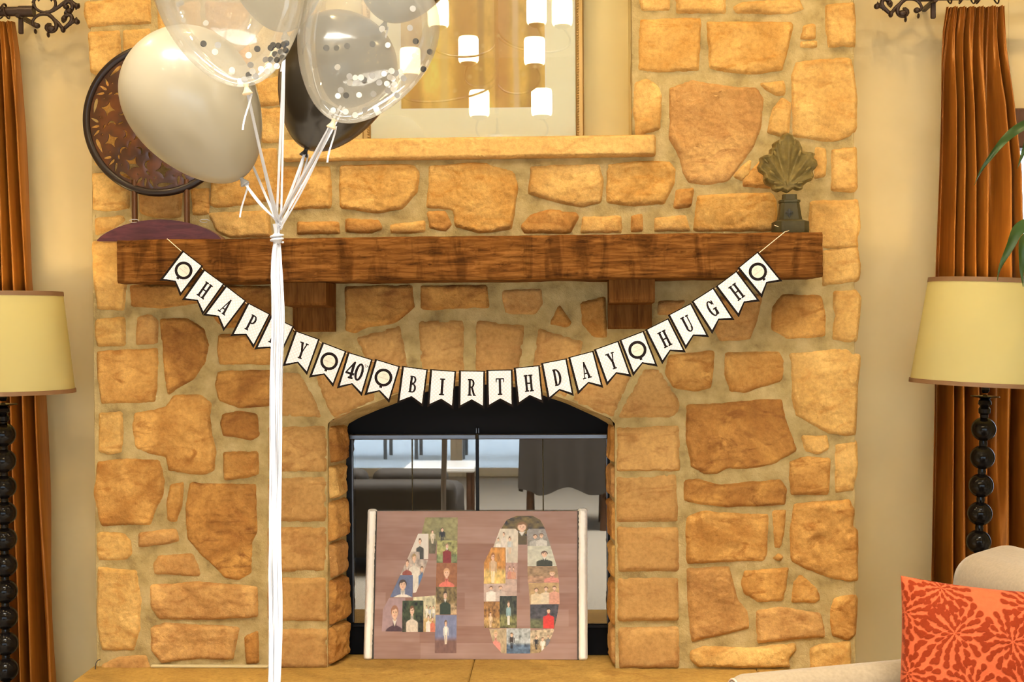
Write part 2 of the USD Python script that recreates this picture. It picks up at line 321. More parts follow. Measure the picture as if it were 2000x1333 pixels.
# ------------------------------------------------------------------ room shell
ZC, YF, YB, XL, XR = 4.2, 0.30, -8.6, -4.2, 4.2      # ceiling, plaster wall, garden wall, side walls
ZH = P(925, 1305, 0.0)[2]                              # hearth top
def struct(name, mesh, mat, label, cat, smooth=False):
    return obj(name, mesh, mat, smooth=smooth, label=label, cat=cat, kind='structure')
struct('floor', box(XL - .2, XR + .2, YB - .1, YF + .15, -0.1, 0, 0.001), 'carpet', 'pale carpeted floor of the living room', 'floor')
struct('ceiling', cat_([T(*vf(b)) for b in (box(XL - .2, SKY_X[0], YB - .1, YF + .15, ZC, ZC + .1, .001), box(SKY_X[1], XR + .2, YB - .1, YF + .15, ZC, ZC + .1, .001), box(SKY_X[0], SKY_X[1], YB - .1, SKY_Y[0], ZC, ZC + .1, .001), box(SKY_X[0], SKY_X[1], SKY_Y[1], YF + .15, ZC, ZC + .1, .001))]), 'ceiling_paint', 'plain cream ceiling high above the fireplace', 'ceiling')
struct('wall_left', box(XL - .12, XL, YB, YF, 0, ZC, 0.001), 'plaster', 'cream plaster side wall beyond the left lamp', 'wall')
struct('wall_right', box(XR, XR + .12, YB, YF, 0, ZC, 0.001), 'plaster', 'cream plaster side wall beyond the right lamp', 'wall')
WX0, WZ1 = P(1970, 215, YF)[0], P(1983, 213, YF)[2]    # window right of the fireplace
WX1, WZ0 = WX0 + 1.25, 0.55
struct('wall_front', cat_([T(*vf(b)) for b in (box(XL, WX0, YF, YF + .14, 0, ZC, .001), box(WX0, WX1, YF, YF + .14, WZ1, ZC, .001), box(WX0, WX1, YF, YF + .14, 0, WZ0, .001), box(WX1, XR, YF, YF + .14, 0, ZC, .001))]),
       'plaster', 'cream plaster wall behind the stone fireplace and the curtains', 'wall')
w = thing('window_1', 'dark wood framed window behind the right curtain', 'window', ((WX0 + WX1) / 2, YF, WZ0), kind='structure')
fr = 0.075
for a in ((WX0, WX1, WZ1 - .145, WZ1), (WX0, WX1, WZ0, WZ0 + fr), (WX0, WX0 + .028, WZ0 + fr, WZ1 - fr), (WX1 - fr, WX1, WZ0 + fr, WZ1 - fr)):
    obj('window_frame', box(a[0], a[1], YF - .02, YF + .09, a[2], a[3], .006), 'window_wood', w)
obj('pane', box(WX0 + .03, WX1 - fr, YF + .05, YF + .054, WZ0 + fr, WZ1 - fr, .0005), 'window_glass', w)
w = thing('window_2', 'roof window set into the ceiling over the seating', 'window', (0, sum(SKY_Y) / 2, ZC), kind='structure')
for a in ((SKY_X[0] - .06, SKY_X[0], SKY_Y[0] - .06, SKY_Y[1] + .06), (SKY_X[1], SKY_X[1] + .06, SKY_Y[0] - .06, SKY_Y[1] + .06), (SKY_X[0], SKY_X[1], SKY_Y[0] - .06, SKY_Y[0]), (SKY_X[0], SKY_X[1], SKY_Y[1], SKY_Y[1] + .06), (-.03, .03, SKY_Y[0], SKY_Y[1])):
    obj('window_frame', box(a[0], a[1], a[2], a[3], ZC - .02, ZC + .12, .004), 'white_paint', w)
for a in ((SKY_X[0], -.03), (.03, SKY_X[1])): obj('pane', box(a[0], a[1], SKY_Y[0], SKY_Y[1], ZC + .05, ZC + .056, .0005), 'window_glass', w)
# the garden side of the room, behind the camera: three glazed doors
DX = [-3.3, -1.1, 1.1, 3.3]; DZ = 2.5
struct('wall_back', cat_([T(*vf(b)) for b in (box(XL, DX[0], YB - .14, YB, 0, ZC, .001), box(DX[3], XR, YB - .14, YB, 0, ZC, .001), box(DX[0], DX[3], YB - .14, YB, DZ, ZC, .001))]),
       'plaster', 'cream plaster wall around the glazed garden doors', 'wall')
for k in range(3):
    d = thing(f'door_{k + 1}', ('glazed garden door nearest the left wall', 'glazed garden door in the middle of the back wall', 'glazed garden door nearest the right wall')[k], 'door', ((DX[k] + DX[k + 1]) / 2, YB - .07, 0), kind='structure')
    a, b = DX[k], DX[k + 1]
    for q in ((a, a + .06, 0, DZ), (b - .06, b, 0, DZ), (a + .06, b - .06, DZ - .07, DZ), (a + .06, b - .06, 0, .09), ((a + b) / 2 - .04, (a + b) / 2 + .04, .09, DZ - .07)):
        obj('door_frame', box(q[0], q[1], YB - .1, YB - .04, q[2], q[3], .006), 'white_paint', d)
    for s in (-1, 1):
        c = (a + b) / 2; obj('pane', box(min(c + s * .04, c + s * 1.04), max(c + s * .04, c + s * 1.04), YB - .072, YB - .068, .09, DZ - .07, .0005), 'window_glass', d)
struct('patio', box(-9, 9, YB - 9, YB - .14, -.12, -.02, .001), 'patio_concrete', 'pale concrete patio outside the glazed doors', 'patio')
struct('garden_ground', box(WX0 - 5, WX1 + 8, YF + .3, 12, -.25, -.1, .001), 'patio_concrete', 'pale ground outside the window', 'ground')

# ------------------------------------------------------------------ stone chimney breast
chim = thing('wall_fireplace', 'rough golden stone chimney breast with arched firebox opening', 'wall', (0, 0, ZH), kind='structure')
def crop(ox, oy, s):
    return lambda t: [(ox + float(a.split(',')[0]) / s, oy + float(a.split(',')[1]) / s) for a in t.split()]
K1, K2, K3 = crop(150, 0, 2.6667), crop(500, 0, 2.6667), crop(1200, 0, 2.778)
K4, K5, K6 = crop(170, 440, 2.898), crop(170, 850, 2.7608), crop(630, 540, 3.3333)
K7, K8, KP = crop(1180, 540, 3.173), crop(1180, 900, 3.0788), crop(0, 0, 1)
STONES = [  # (crop, tone, relief mm, outline)
(K1, 'y', 9, '45,10 385,-5 385,125 200,128 62,142 40,70'), (K1, 'y', 9, '62,168 225,160 228,385 100,388 72,372 68,260'), (K1, 'y', 8, '245,160 380,150 400,380 250,388'),
(K1, 'y', 8, '420,20 640,10 650,180 430,190'), (K1, 'o', 9, '670,10 900,20 890,210 680,200'), (K1, 'o', 9, '420,225 700,225 690,420 430,410'), (K1, 'p', 9, '730,240 900,240 900,520 740,510'),
(K1, 'y', 7, '120,430 380,430 380,600 110,600'), (K1, 'p', 8, '410,450 700,460 690,640 420,640'), (K1, 'o', 8, '730,550 890,560 890,720 720,740'),
(K1, 'y', 7, '80,640 330,640 330,850 95,860'), (K1, 'o', 8, '360,680 660,690 650,850 370,850'),
(K1, 'y', 9, '85,905 272,908 278,1085 180,1098 85,1090'), (K1, 'y', 7, '95,1140 235,1122 255,1150 190,1190 100,1230'),
(K1, 'p', 7, '325,995 545,1000 540,1128 420,1135 330,1108'), (K1, 'o', 7, '598,985 690,985 688,1115 605,1122'),
(K1, 'g', 10, '705,900 920,880 968,884 965,1062 820,1075 735,1085 695,1068'), (K1, 'y', 8, '690,1112 850,1104 1005,1102 1010,1232 800,1240 722,1200'),
(K1, 'y', 8, '925,420 1060,400 1066,545 950,556'), (K1, 'y', 8, '940,570 1075,560 1072,738 965,745 936,700'),
(K2, 'g', 9, '-70,770 110,775 108,850 125,870 385,872 392,960 388,1082 270,1088 160,1098 60,1050 -60,1045'),
(K2, 'g', 11, '440,868 640,858 822,862 850,900 838,1000 760,1088 645,1110 440,1082 436,960'),
(K2, 'g', 13, '900,868 1090,852 1200,852 1345,900 1365,980 1350,1070 1330,1195 1160,1215 1042,1180 1022,1092 890,1080 900,960'), (K2, 'o', 8, '892,1105 985,1100 1018,1170 990,1205 905,1190'),
(K2, 'y', 11, '1430,872 1600,862 1790,862 1806,940 1795,1055 1700,1078 1560,1055 1420,1008'), (K2, 'o', 9, '1430,1122 1540,1090 1665,1112 1680,1132 1640,1212 1400,1212 1380,1180'),
(K2, 'y', 8, '1702,1132 1898,1126 1908,1212 1690,1215'), (K2, 'o', 7, '218,1158 432,1158 436,1216 216,1220'), (K2, 'o', 7, '470,1140 640,1150 655,1190 600,1215 470,1212'), (K2, 'y', 7, '702,1172 880,1150 884,1210 702,1216'),
(K3, 'y', 8, '140,-40 300,-40 298,52 140,58'), (K3, 'y', 8, '335,-40 596,-40 608,48 600,75 340,68'), (K3, 'y', 10, '642,42 700,12 1000,-5 1030,50 960,75 660,70'),
(K3, 'g', 8, '140,106 470,100 455,380 250,394 130,380'), (K3, 'g', 11, '502,120 965,124 948,230 908,380 760,402 600,390 520,370'), (K3, 'y', 7, '1030,140 1084,130 1090,208 1012,212'), (K3, 'y', 6, '1010,225 1100,222 1098,256 1005,260'),
(K3, 'y', 9, '1146,30 1298,14 1306,130 1300,250 1160,256 1150,150'), (K3, 'y', 11, '985,340 1140,322 1285,318 1312,520 1310,700 1275,738 1180,770 970,740 962,400'),
(K3, 'y', 9, '112,450 180,430 240,470 255,520 246,700 120,740 102,600'), (K3, 'p', 15, '300,480 420,438 600,470 770,480 812,540 790,700 752,800 620,985 500,1005 402,995 372,930 330,805 298,750'),
(K3, 'y', 8, '862,590 908,530 955,560 950,722 900,742 830,722'), (K3, 'o', 8, '700,970 830,832 850,900 852,1020 702,1010'), (K3, 'y', 7, '1092,802 1148,812 1148,960 1082,970'), (K3, 'y', 9, '1178,812 1310,800 1316,1020 1290,1045 1180,1035'),
(K3, 'y', 9, '1060,1092 1320,1085 1330,1240 1310,1290 1318,1340 1150,1345 1060,1320 1050,1250'), (K3, 'g', 12, '-40,890 140,878 300,880 330,922 320,1000 270,1108 100,1118 -42,1100'),
(K3, 'o', 7, '337,1032 430,1022 410,1128 322,1128'), (K3, 'g', 10, '450,1062 640,1052 850,1050 880,1092 882,1190 850,1252 430,1252 440,1150'), (K3, 'y', 8, '220,1182 390,1172 408,1252 220,1256'), (K3, 'o', 6, '92,1172 152,1162 156,1256 90,1258'),
(K3, 'y', 7, '790,455 925,440 925,515 880,520 835,500'), (K3, 'y', 6, '640,960 690,905 740,870 730,960 690,985'),
(KP, 'y', 9, '1604,490 1672,482 1680,520 1676,548 1606,560'),
(K4, 'y', 8, '35,92 205,92 226,300 212,480 62,476 40,300'), (K4, 'd', 7, '245,342 450,340 640,346 636,440 420,468 252,462'), (K4, 'd', 7, '680,345 1040,345 1040,570 770,580 702,500'),
(K4, 'y', 8, '50,532 210,526 216,680 62,685 45,620'), (K4, 'p', 8, '285,522 360,506 402,542 400,670 280,674'), (K4, 'd', 10, '415,532 560,530 662,592 690,682 670,780 600,868 462,960 440,850 430,700'),
(K4, 'o', 9, '60,716 230,708 400,696 400,900 386,1000 82,1010 60,850'), (K4, 'o', 7, '745,622 1040,620 1040,785 750,785 740,700'), (K4, 'd', 9, '740,832 1035,822 1035,1025 852,1030 752,990 726,900'),
(KP, 'o', 13, '262,808 325,795 340,772 392,772 414,790 408,815 416,855 420,882 418,918 400,928 330,920 325,892 290,886 265,875 258,830'), (K4, 'd', 10, '770,1072 850,1052 960,1070 976,1190 932,1215 770,1190 756,1120'),
(K4, 'y', 9, '70,1068 196,1060 205,1180 196,1285 120,1300 70,1280'),
(K5, 'o', 10, '60,142 230,128 390,136 415,250 410,330 370,400 340,480 80,490 40,330 50,200'), (K5, 'o', 8, '452,270 520,256 510,380 480,465 436,460 430,370'), (K5, 'o', 9, '736,96 920,90 926,210 862,230 742,240'),
(K5, 'd', 13, '560,262 740,268 910,266 916,520 890,580 886,740 822,780 750,770 622,650 546,560 530,400'), (K5, 'y', 8, '55,526 200,530 236,570 246,640 210,670 60,675'), (K5, 'p', 8, '280,532 480,510 495,570 440,590 280,602'),
(K5, 'y', 10, '60,712 270,735 290,880 286,1050 250,1160 80,1160 50,1000 60,850'), (K5, 'p', 9, '386,652 570,640 600,700 612,760 370,750 360,690'), (K5, 'p', 10, '342,812 600,796 918,820 920,980 620,995 390,990 346,930'),
(K5, 'p', 11, '346,1040 430,1015 820,1040 802,1120 790,1210 600,1205 400,1230 350,1160'), (K5, 'd', 7, '852,1092 920,1062 930,1228 862,1235'), (K5, 'p', 10, '85,1242 180,1200 320,1190 342,1270 282,1320 100,1332 75,1290'),
(K6, 'd', 7, '150,72 360,62 580,62 600,200 480,300 300,330 220,368 150,350'), (K6, 'd', 7, '642,62 1070,62 1080,200 880,205 700,222 640,210'), (K6, 'p', 7, '1170,92 1420,82 1440,180 1380,250 1190,240'), (K6, 'o', 6, '1490,282 1542,190 1592,260 1620,310 1590,332 1480,312'), (K6, 'o', 6, '1682,172 1840,132 1850,400 1760,390 1692,310'),
(K7, 'p', 6, '340,152 500,150 450,230 330,240'), (K7, 'p', 9, '702,132 980,112 940,290 900,390 720,400 690,330'), (K7, 'o', 10, '1042,190 1100,112 1340,120 1370,250 1366,370 1130,385 1040,330'), (K7, 'y', 9, '1420,96 1560,85 1590,130 1580,250 1560,400 1520,415 1410,390 1430,250'),
(K7, 'o', 9, '402,490 680,466 670,600 660,690 580,710 430,690 380,600'), (K7, 'o', 9, '752,476 1080,466 1110,520 1100,650 950,690 870,720 780,710 750,620'), (K7, 'y', 13, '1146,480 1510,450 1530,490 1585,490 1566,700 1555,980 1500,985 1390,970 1190,860 1166,760 1160,560'),
(K7, 'd', 15, '512,800 650,790 1100,762 1116,860 1160,1000 1190,1080 1060,1160 880,1195 760,1190 700,1220 620,1225 540,1180 510,1020'), (K7, 'y', 7, '1226,990 1380,990 1390,1070 1320,1105 1250,1080'),
(KP, 'o', 9, '1541,902 1575,893 1621,896 1620,930 1618,966 1545,966'), (KP, 'y', 9, '1632,869 1672,863 1673,920 1666,958 1632,963'),
(K8, 'd', 9, '480,122 560,110 690,150 1060,116 1095,170 1085,265 740,275 560,260 480,240'), (K8, 'o', 10, '500,342 590,310 900,320 985,320 980,560 960,605 860,600 500,620 495,450'), (K8, 'o', 7, '1015,302 1090,296 1080,440 1060,525 1025,520 1020,400'), (K8, 'o', 5, '1015,590 1050,556 1075,580 1060,605'),
(K8, 'o', 14, '1140,262 1470,236 1500,290 1495,400 1525,430 1520,600 1525,720 1480,730 1330,700 1220,650 1125,600 1120,420'), (K8, 'p', 11, '502,652 750,640 770,720 800,830 865,920 870,1005 780,1030 530,1090 510,950 500,800'), (K8, 'o', 8, '842,660 1110,646 1090,760 1075,845 920,850 840,800 825,740'),
(K8, 'o', 9, '1140,732 1180,690 1280,770 1300,830 1270,855 1130,850'), (K8, 'p', 9, '915,906 1060,880 1300,920 1330,1060 1150,1075 1010,1090 920,1100'), (K8, 'o', 10, '1380,830 1500,802 1520,830 1510,1050 1470,1080 1370,1050 1360,900'),
(K8, 'y', 10, '520,1152 600,1120 850,1130 1150,1102 1155,1140 1100,1200 1120,1240 900,1245 560,1240 520,1200'), (K8, 'y', 9, '1240,1132 1300,1110 1480,1090 1486,1250 1240,1262'),
# stones of the rows above the picture's edge
(KP, 'y', 9, '172,-160 300,-165 300,-20 176,-16'), (KP, 'o', 9, '316,-160 520,-165 516,-10 318,-14'), (KP, 'y', 9, '535,-160 615,-160 612,90 540,95'), (KP, 'y', 9, '1250,-160 1400,-165 1398,-32 1252,-30'), (KP, 'o', 9, '1416,-162 1560,-160 1556,-14 1418,-18'), (KP, 'y', 9, '1574,-160 1668,-162 1668,-8 1576,-10'),
(KP, 'o', 9, '174,-330 390,-330 388,-178 176,-176'), (KP, 'y', 9, '406,-330 640,-335 630,-178 408,-180'), (KP, 'y', 9, '1236,-335 1480,-330 1478,-180 1246,-180'), (KP, 'o', 9, '1496,-330 1668,-330 1668,-178 1498,-180'),
]
# smooth cast blocks of the firebox surround and the fan of arch stones
BLOCKS = ['524,834 637,832 637,921 525,921', '524,934 636,932 636,1019 524,1019', '523,1031 636,1030 636,1116 523,1117', '523,1131 637,1130 637,1214 523,1214', '524,1230 638,1229 638,1306 525,1306',
          '1206,836 1326,832 1327,920 1204,921', '1205,932 1320,929 1325,1019 1205,1020', '1206,1030 1326,1030 1326,1116 1207,1118', '1206,1131 1326,1128 1326,1212 1207,1214', '1208,1227 1326,1224 1327,1305 1210,1306',
          '532,728 584,731 612,778 628,815 553,812 532,809', '1207,816 1259,722 1287,724 1328,789 1325,806 1306,816', '612,725 684,684 734,780 650,818', '697,661 780,637 805,757 748,776', '818,629 906,627 908,742 826,751',
          '931,626 1025,637 1010,744 928,742', '1052,643 1140,668 1106,776 1034,752', '1153,690 1232,731 1198,816 1119,784']
def px_poly(pts, Y=0.0): return Polygon([XZ(*p, Y) for p in pts])
def rough_outline(poly, amp, seed, step=0.012):
    n = max(16, int(poly.exterior.length / step)); q = np.array([poly.exterior.interpolate(k / n, normalized=True).coords[0] for k in range(n)])
    d = np.roll(q, -1, 0) - np.roll(q, 1, 0); nn = np.stack([d[:, 1], -d[:, 0]], 1) / (np.linalg.norm(d, axis=1, keepdims=True) + 1e-9)
    q = q + nn * ((fb(q, 28, seed, 3) - 0.5) * 2 * amp)[:, None]
    g = Polygon(q).buffer(0).buffer(-0.006).buffer(0.006)
    return max(g.geoms, key=lambda a: a.area) if hasattr(g, 'geoms') else g
def rock(poly, o, u, v, relief, seed, proud=0.012, edge=0.014, amp=0.005, depth=0.03, step=0.0075):
    g = rough_outline(poly.buffer(.0055), amp, seed)
    tx, tz = np.random.default_rng(seed).uniform(-0.03, 0.03, 2); c = np.array(g.centroid.coords[0])
    def h(p, d):
        a = fb(p, 11, seed, 5); ledge = fb(p * [1.0, 1.9], 9, seed + 50, 4); lv = np.floor(ledge * 7) / 7 + 0.14 * np.clip((ledge * 7 % 1) * 3 - 2, 0, 1)
        cr = np.abs(fb(p * [1.0, 1.7], 7, seed + 80, 4) - 0.5)
        r = relief * ((a - 0.45) * 1.7 + (lv - 0.45) * 2.6 + (fb(p, 48, seed + 9, 3) - 0.5) * 0.9 - 0.45 * np.clip(1 - cr / 0.018, 0, 1))
        k = 1 - (1 - np.clip(d / edge, 0, 1)) ** 2
        q = -0.008 + k * (proud + 0.008 + (p - c) @ [tx, tz]) + np.clip(d / (edge * 1.6), 0, 1) * r
        return np.maximum(q, -0.008 + k * 0.017)
    return slab(g, o, u, v, h, depth, step, seed)
for k, (K, tone, rel, s) in enumerate(STONES):
    obj('stone', rock(px_poly(K(s)), (0, 0, 0), EX, EZ, rel * 0.001, 100 + k, proud=0.010 + 0.008 * ((k * 37) % 10) / 10), 'stone_' + tone, chim, smooth=50)
for k, s in enumerate(BLOCKS):
    obj('arch_stone' if k >= 10 else 'block', rock(px_poly(KP(s)), (0, 0, 0), EX, EZ, 0.003, 400 + k, proud=0.011, edge=0.010, amp=0.0025, depth=0.05, step=0.014), 'stone_c', chim, smooth=50)
# opening, niche, mortar face
ARCH = [(640, 828), (652, 818), (700, 798), (745, 782), (790, 764), (838, 752), (880, 746), (925, 744), (970, 746), (1012, 751), (1066, 768), (1112, 783), (1160, 804), (1192, 818), (1201, 828)]
opening = Polygon([XZ(640, 1340), *[XZ(*p) for p in ARCH], XZ(1202, 1340)])
NX0, NX1 = XZ(612, 100)[0], XZ(1234, 100)[0]; NZ0, NZS = XZ(915, 272)[1], XZ(915, -40)[1]
nr = (NX1 - NX0) / 2; ncx = (NX0 + NX1) / 2
niche = Polygon([(NX0, NZ0), (NX1, NZ0)] + [(ncx + nr * math.cos(a), NZS + 0.55 * nr * math.sin(a)) for a in np.linspace(0, PI, 40)])
CX0, CX1 = XZ(186, 700)[0], XZ(1666, 700)[0]
face = Polygon([(CX0, 0.0), (CX1, 0.0), (CX1, ZC), (CX0, ZC)]).difference(opening).difference(niche)
face = face if face.geom_type == 'Polygon' else max(face.geoms, key=lambda a: a.area)
mort = slab(face, (0, 0, 0), EX, EZ, lambda p, d: 0.012 * (fb(p, 16, 3, 4) - 0.5) + 0.007 * (fb(p, 60, 4, 3) - 0.5), 0.02, 0.012, 5)
obj('mortar', mort, 'mortar', chim, smooth=40)
YG = 0.19                                               # plane of the firebox doors
def rim(front, back, y0, y1, nseg=4, amp=0.006, seed=0):
    """band joining an outline at depth y0 to the same outline at y1"""
    rows = []
    for i in range(nseg + 1):
        t = i / nseg; q = front * (1 - t) + back * t
        v = np.stack([q[:, 0], np.full(len(q), y0 + (y1 - y0) * t), q[:, 1]], 1)
        v[:, [0, 2]] += ((fb(v, 14, seed, 3) - 0.5) * 2 * amp)[:, None] * (0 < i < nseg); rows.append(v)
    return T(np.vstack(rows), grid_faces(nseg + 1, len(front)))
# arch underside and jambs
fa = np.array([XZ(640, 1312), *[XZ(*p) for p in ARCH], XZ(1202, 1312)])
ls = LineString(fa); n = 70; fa = np.array([ls.interpolate(k / n, normalized=True).coords[0] for k in range(n + 1)])
cxo = (XZ(640, 900)[0] + XZ(1202, 900)[0]) / 2
bk = fa.copy(); tt_ = (fa[:, 0] - fa[:, 0].min()) / np.ptp(fa[:, 0]); bk[:, 0] += .045 * (1 - tt_) - .015 * tt_; bk[:, 1] -= .026 * np.clip((fa[:, 1] - XZ(640, 840)[1]) / .03, 0, 1)
obj('mortar', rim(fa, bk, 0.005, YG + 0.03), 'mortar', chim, smooth=40)
xl = XZ(640, 900)[0]
for k, (z0, z1) in enumerate([(1298, 1232), (1222, 1140), (1130, 1068), (1058, 985), (975, 915), (905, 836)]):
    q = Polygon([(0.012 + .01 * (k % 3), XZ(640, z0)[1]), (0.155 + .012 * (k % 2), XZ(640, z0)[1]), (0.165 - .01 * (k % 3), XZ(640, z1)[1]), (0.015, XZ(640, z1)[1])])
    obj('stone', rock(q, (xl + 0.004, 0, 0), np.array([.045, .22, 0]) / .2246, EZ, 0.014, 500 + k, proud=0.016), 'stone_' + 'odpoyd'[k], chim, smooth=50)
    q2 = affinity.scale(q, -1, 1, origin=(0, 0)); xr = XZ(1202, 900)[0]
    obj('stone', rock(q2, (xr - 0.004, 0, 0), np.array([.015, -.22, 0]) / .2205, EZ, 0.008, 520 + k, proud=0.010), 'stone_' + 'poydpo'[k], chim, smooth=50)
# sides of the chimney breast
for x, s in ((CX0, -1), (CX1, 1)):
    obj('mortar', box(x - .006, x + .006, 0.0, YF, 0, ZC, .002), 'mortar', chim)
# niche lining
NY = 0.26
nf = np.array(niche.exterior.coords)[:-1]; nl = LineString(np.vstack([nf[1:], nf[:1]])); nq = np.array([nl.interpolate(k / 60, normalized=True).coords[0] for k in range(61)])
obj('mortar', rim(nq, nq.copy(), -0.005, 0.07, amp=0.008, seed=8), 'mortar', chim, smooth=40)
obj('niche_lining', cat_([T(*vf(rim(nq, nq.copy(), 0.07, NY, 2, 0.0))), T(*vf(box(NX0 - .1, NX1 + .1, NY, NY + .02, NZ0 - .05, NZS + .8, .002)))]), 'niche_plaster', chim)
# sill slab and its ledge
sx0, sx1 = XZ(553, 290, -.03)[0], XZ(1278, 290, -.03)[0]; sz0, sz1 = XZ(915, 307, -.045)[1], XZ(915, 271, -.045)[1]
sill = Polygon([(sx0, sz0), (sx1, sz0 + .004), (sx1, sz1 + .004), (sx0, sz1)])
obj('sill', rock(sill, (0, -0.035, 0), EX, EZ, 0.004, 77, proud=0.010, edge=0.008, amp=0.0008, depth=NY + 0.04, step=0.005), 'sill_stone', chim, smooth=50, label='pale smooth stone sill under the framed picture')
q = P(295, 1299, -.012); q2 = P(525, 1308, -.012)
obj('trim_strip', box(q[0], q2[0], -.022, 0.0, ZH, q[2], .003), 'caulk', chim, label='pale sealant strip along the foot of the stones')

# hearth: three golden slabs
hearth = thing('hearth', 'raised golden stone hearth in front of the firebox', 'hearth', (0, -0.3, 0), kind='structure')
hx = [CX0 - .02, PZ(925, 1295, ZH)[0], PZ(1487, 1325, ZH)[0], CX1 + .02]
for a, b in zip(hx[:-1], hx[1:]):
    obj('slab', box(a + .0008, b - .0008, -0.62, 0.30, ZH - .05, ZH, .004), 'hearth_stone', hearth)
obj('base', box(hx[0] + .02, hx[-1] - .02, -0.58, 0.28, 0, ZH - .05, .004), 'mortar', hearth)

# ------------------------------------------------------------------ firebox with glass doors
fx0, fx1 = XZ(676, 1000, YG)[0], XZ(1196, 1000, YG)[0]
fbx = thing('firebox', 'black framed firebox with four glass bifold door panels under the arch', 'fireplace', ((fx0 + fx1) / 2, YG, ZH))
def gz(py): return XZ(935, py, YG)[1]
def gx(px): return XZ(px, 1000, YG)[0]
# fascia fills the arch above the doors; body behind
fas = Polygon([(fx0, gz(846)), (fx1, gz(846)), *[XZ(p[0], p[1] + 3, YG) for p in ARCH[::-1][1:-1]]]).buffer(0.004)
obj('fascia', plate(fas, (0, YG, 0), EX, EZ, 0.012, -0.012), 'black_metal', fbx)
obj('body', cat_([T(*vf(b)) for b in (box(fx0, fx0 + .02, YG + .02, YG + .5, ZH + .001, gz(760)), box(fx1 - .02, fx1, YG + .02, YG + .5, ZH + .001, gz(760)), box(fx0, fx1, YG + .48, YG + .5, ZH + .001, gz(760)), box(fx0, fx1, YG + .02, YG + .5, gz(846), gz(760)), box(fx0, fx1, YG + .02, YG + .5, ZH + .001, ZH + .03))]), 'firebrick', fbx)
obj('bottom_panel', box(fx0, fx1, YG - .004, YG + .02, ZH + .001, gz(1218), .002), 'black_metal', fbx)
obj('lower_rail', box(gx(688), gx(1186), YG - .012, YG - .003, gz(1225), gz(1220), .001), 'satin_black', fbx)
for a, b in ((676, 690), (1186, 1196)): obj('door_frame', box(gx(a), gx(b), YG - .006, YG + .02, gz(1218), gz(846), .002), 'satin_black', fbx)
for a, b in ((688, 691), (1184, 1187)): obj('edge_trim', box(gx(a), gx(b), YG - .010, YG - .005, gz(1216), gz(858), .001), 'steel', fbx)
for a, b in ((684, 931), (935, 1187)):
    obj('top_rail', box(gx(a), gx(b), YG - .020, YG - .004, gz(858), gz(848), .003), 'steel', fbx, label='brushed steel rail along the top of the doors')
PX = [690, 805.5, 931, 936, 1060.5, 1185]
for a, b in ((690, 805), (807, 930), (936, 1060), (1062, 1185)):
    obj('glass_panel', box(gx(a), gx(b), YG - .003, YG + .003, gz(1218), gz(858), .0005), 'door_glass', fbx)
obj('door_stile', box(gx(930), gx(936), YG - .008, YG + .006, gz(1218), gz(858), .001), 'satin_black', fbx)
for a in (932, 936.5): obj('handle', box(gx(a) - .002, gx(a) + .002, YG - .02, YG - .006, gz(846), gz(836), .001), 'steel', fbx)
for k, (x, z, r) in enumerate(((790, 1195, .035), (900, 1190, .04), (1010, 1196, .036), (940, 1160, .034))):
    c = P(x, z, YG + .22); pts = [c + EX * t + EY * .03 * math.sin(3 * t + k) + EZ * .01 * math.sin(9 * t + k) for t in np.linspace(-.17, .17, 14)]
    obj('log', tube(pts, r * (1 + .1 * np.sin(np.arange(14) * 1.7 + k)), 12), 'log_bark', fbx, smooth=50)

# ------------------------------------------------------------------ mantel beam with corbels
YM = -0.30
mA, mB, mC, mD = P(228, 469, YM), P(1607, 453, YM), P(1605, 541, YM), P(230, 553, YM)
mantel = thing('mantel', 'hewn dark brown wooden mantel beam on two corbels', 'mantel', (0, YM / 2, (mA[2] + mD[2]) / 2))
def beam(n=260, k=12):
    X = np.linspace(0, 1, n); V = []
    for i, t in enumerate(X):
        top, bot = mA * (1 - t) + mB * t, mD * (1 - t) + mC * t; x = top[0]; zt, zb = top[2], bot[2]; r = 0.008
        sec = []
        for (a, b) in (((YM, zb + r), (YM, zt - r)), ((YM + r, zt), (-.004, zt)), ((-.002, zt - r), (-.002, zb + r)), ((-.004, zb), (YM + r, zb))):
            for s in np.linspace(0, 1, k, endpoint=False): sec.append((x, a[0] + (b[0] - a[0]) * s, a[1] + (b[1] - a[1]) * s))
            sec.append((x, *b))
        V.append(sec)
    V = np.array(V); m = V.shape[1]; v = V.reshape(-1, 3)
    # adze marks: shallow scallops with ridges between, deeper at the front
    sc = fb(v * [1, .3, .35], 22, 5, 3); cut = np.abs(fb(v * [1, .4, .5], 13, 9, 3) - 0.5)
    d = 0.010 * (sc - 0.5) - 0.006 * np.clip(1 - cut / 0.03, 0, 1)
    front = np.clip((YM + 0.02 - v[:, 1]) / 0.02, 0, 1)
    v[:, 1] -= d * front; v[:, 2] += 0.008 * (fb(v * [1, 1, .2], 9, 6, 3) - 0.5)
    v = np.vstack([v, v.reshape(n, m, 3)[0].mean(0), v.reshape(n, m, 3)[-1].mean(0)]); f = grid_faces(n, m, True); N = n * m
    f = np.vstack([f, [(N, (j + 1) % m, j) for j in range(m)], [(N + 1, (n - 1) * m + j, (n - 1) * m + (j + 1) % m) for j in range(m)]])
    t = T(v, f); t.fix_normals(); return t
obj('beam', beam(), 'beam_wood', mantel, smooth=35)
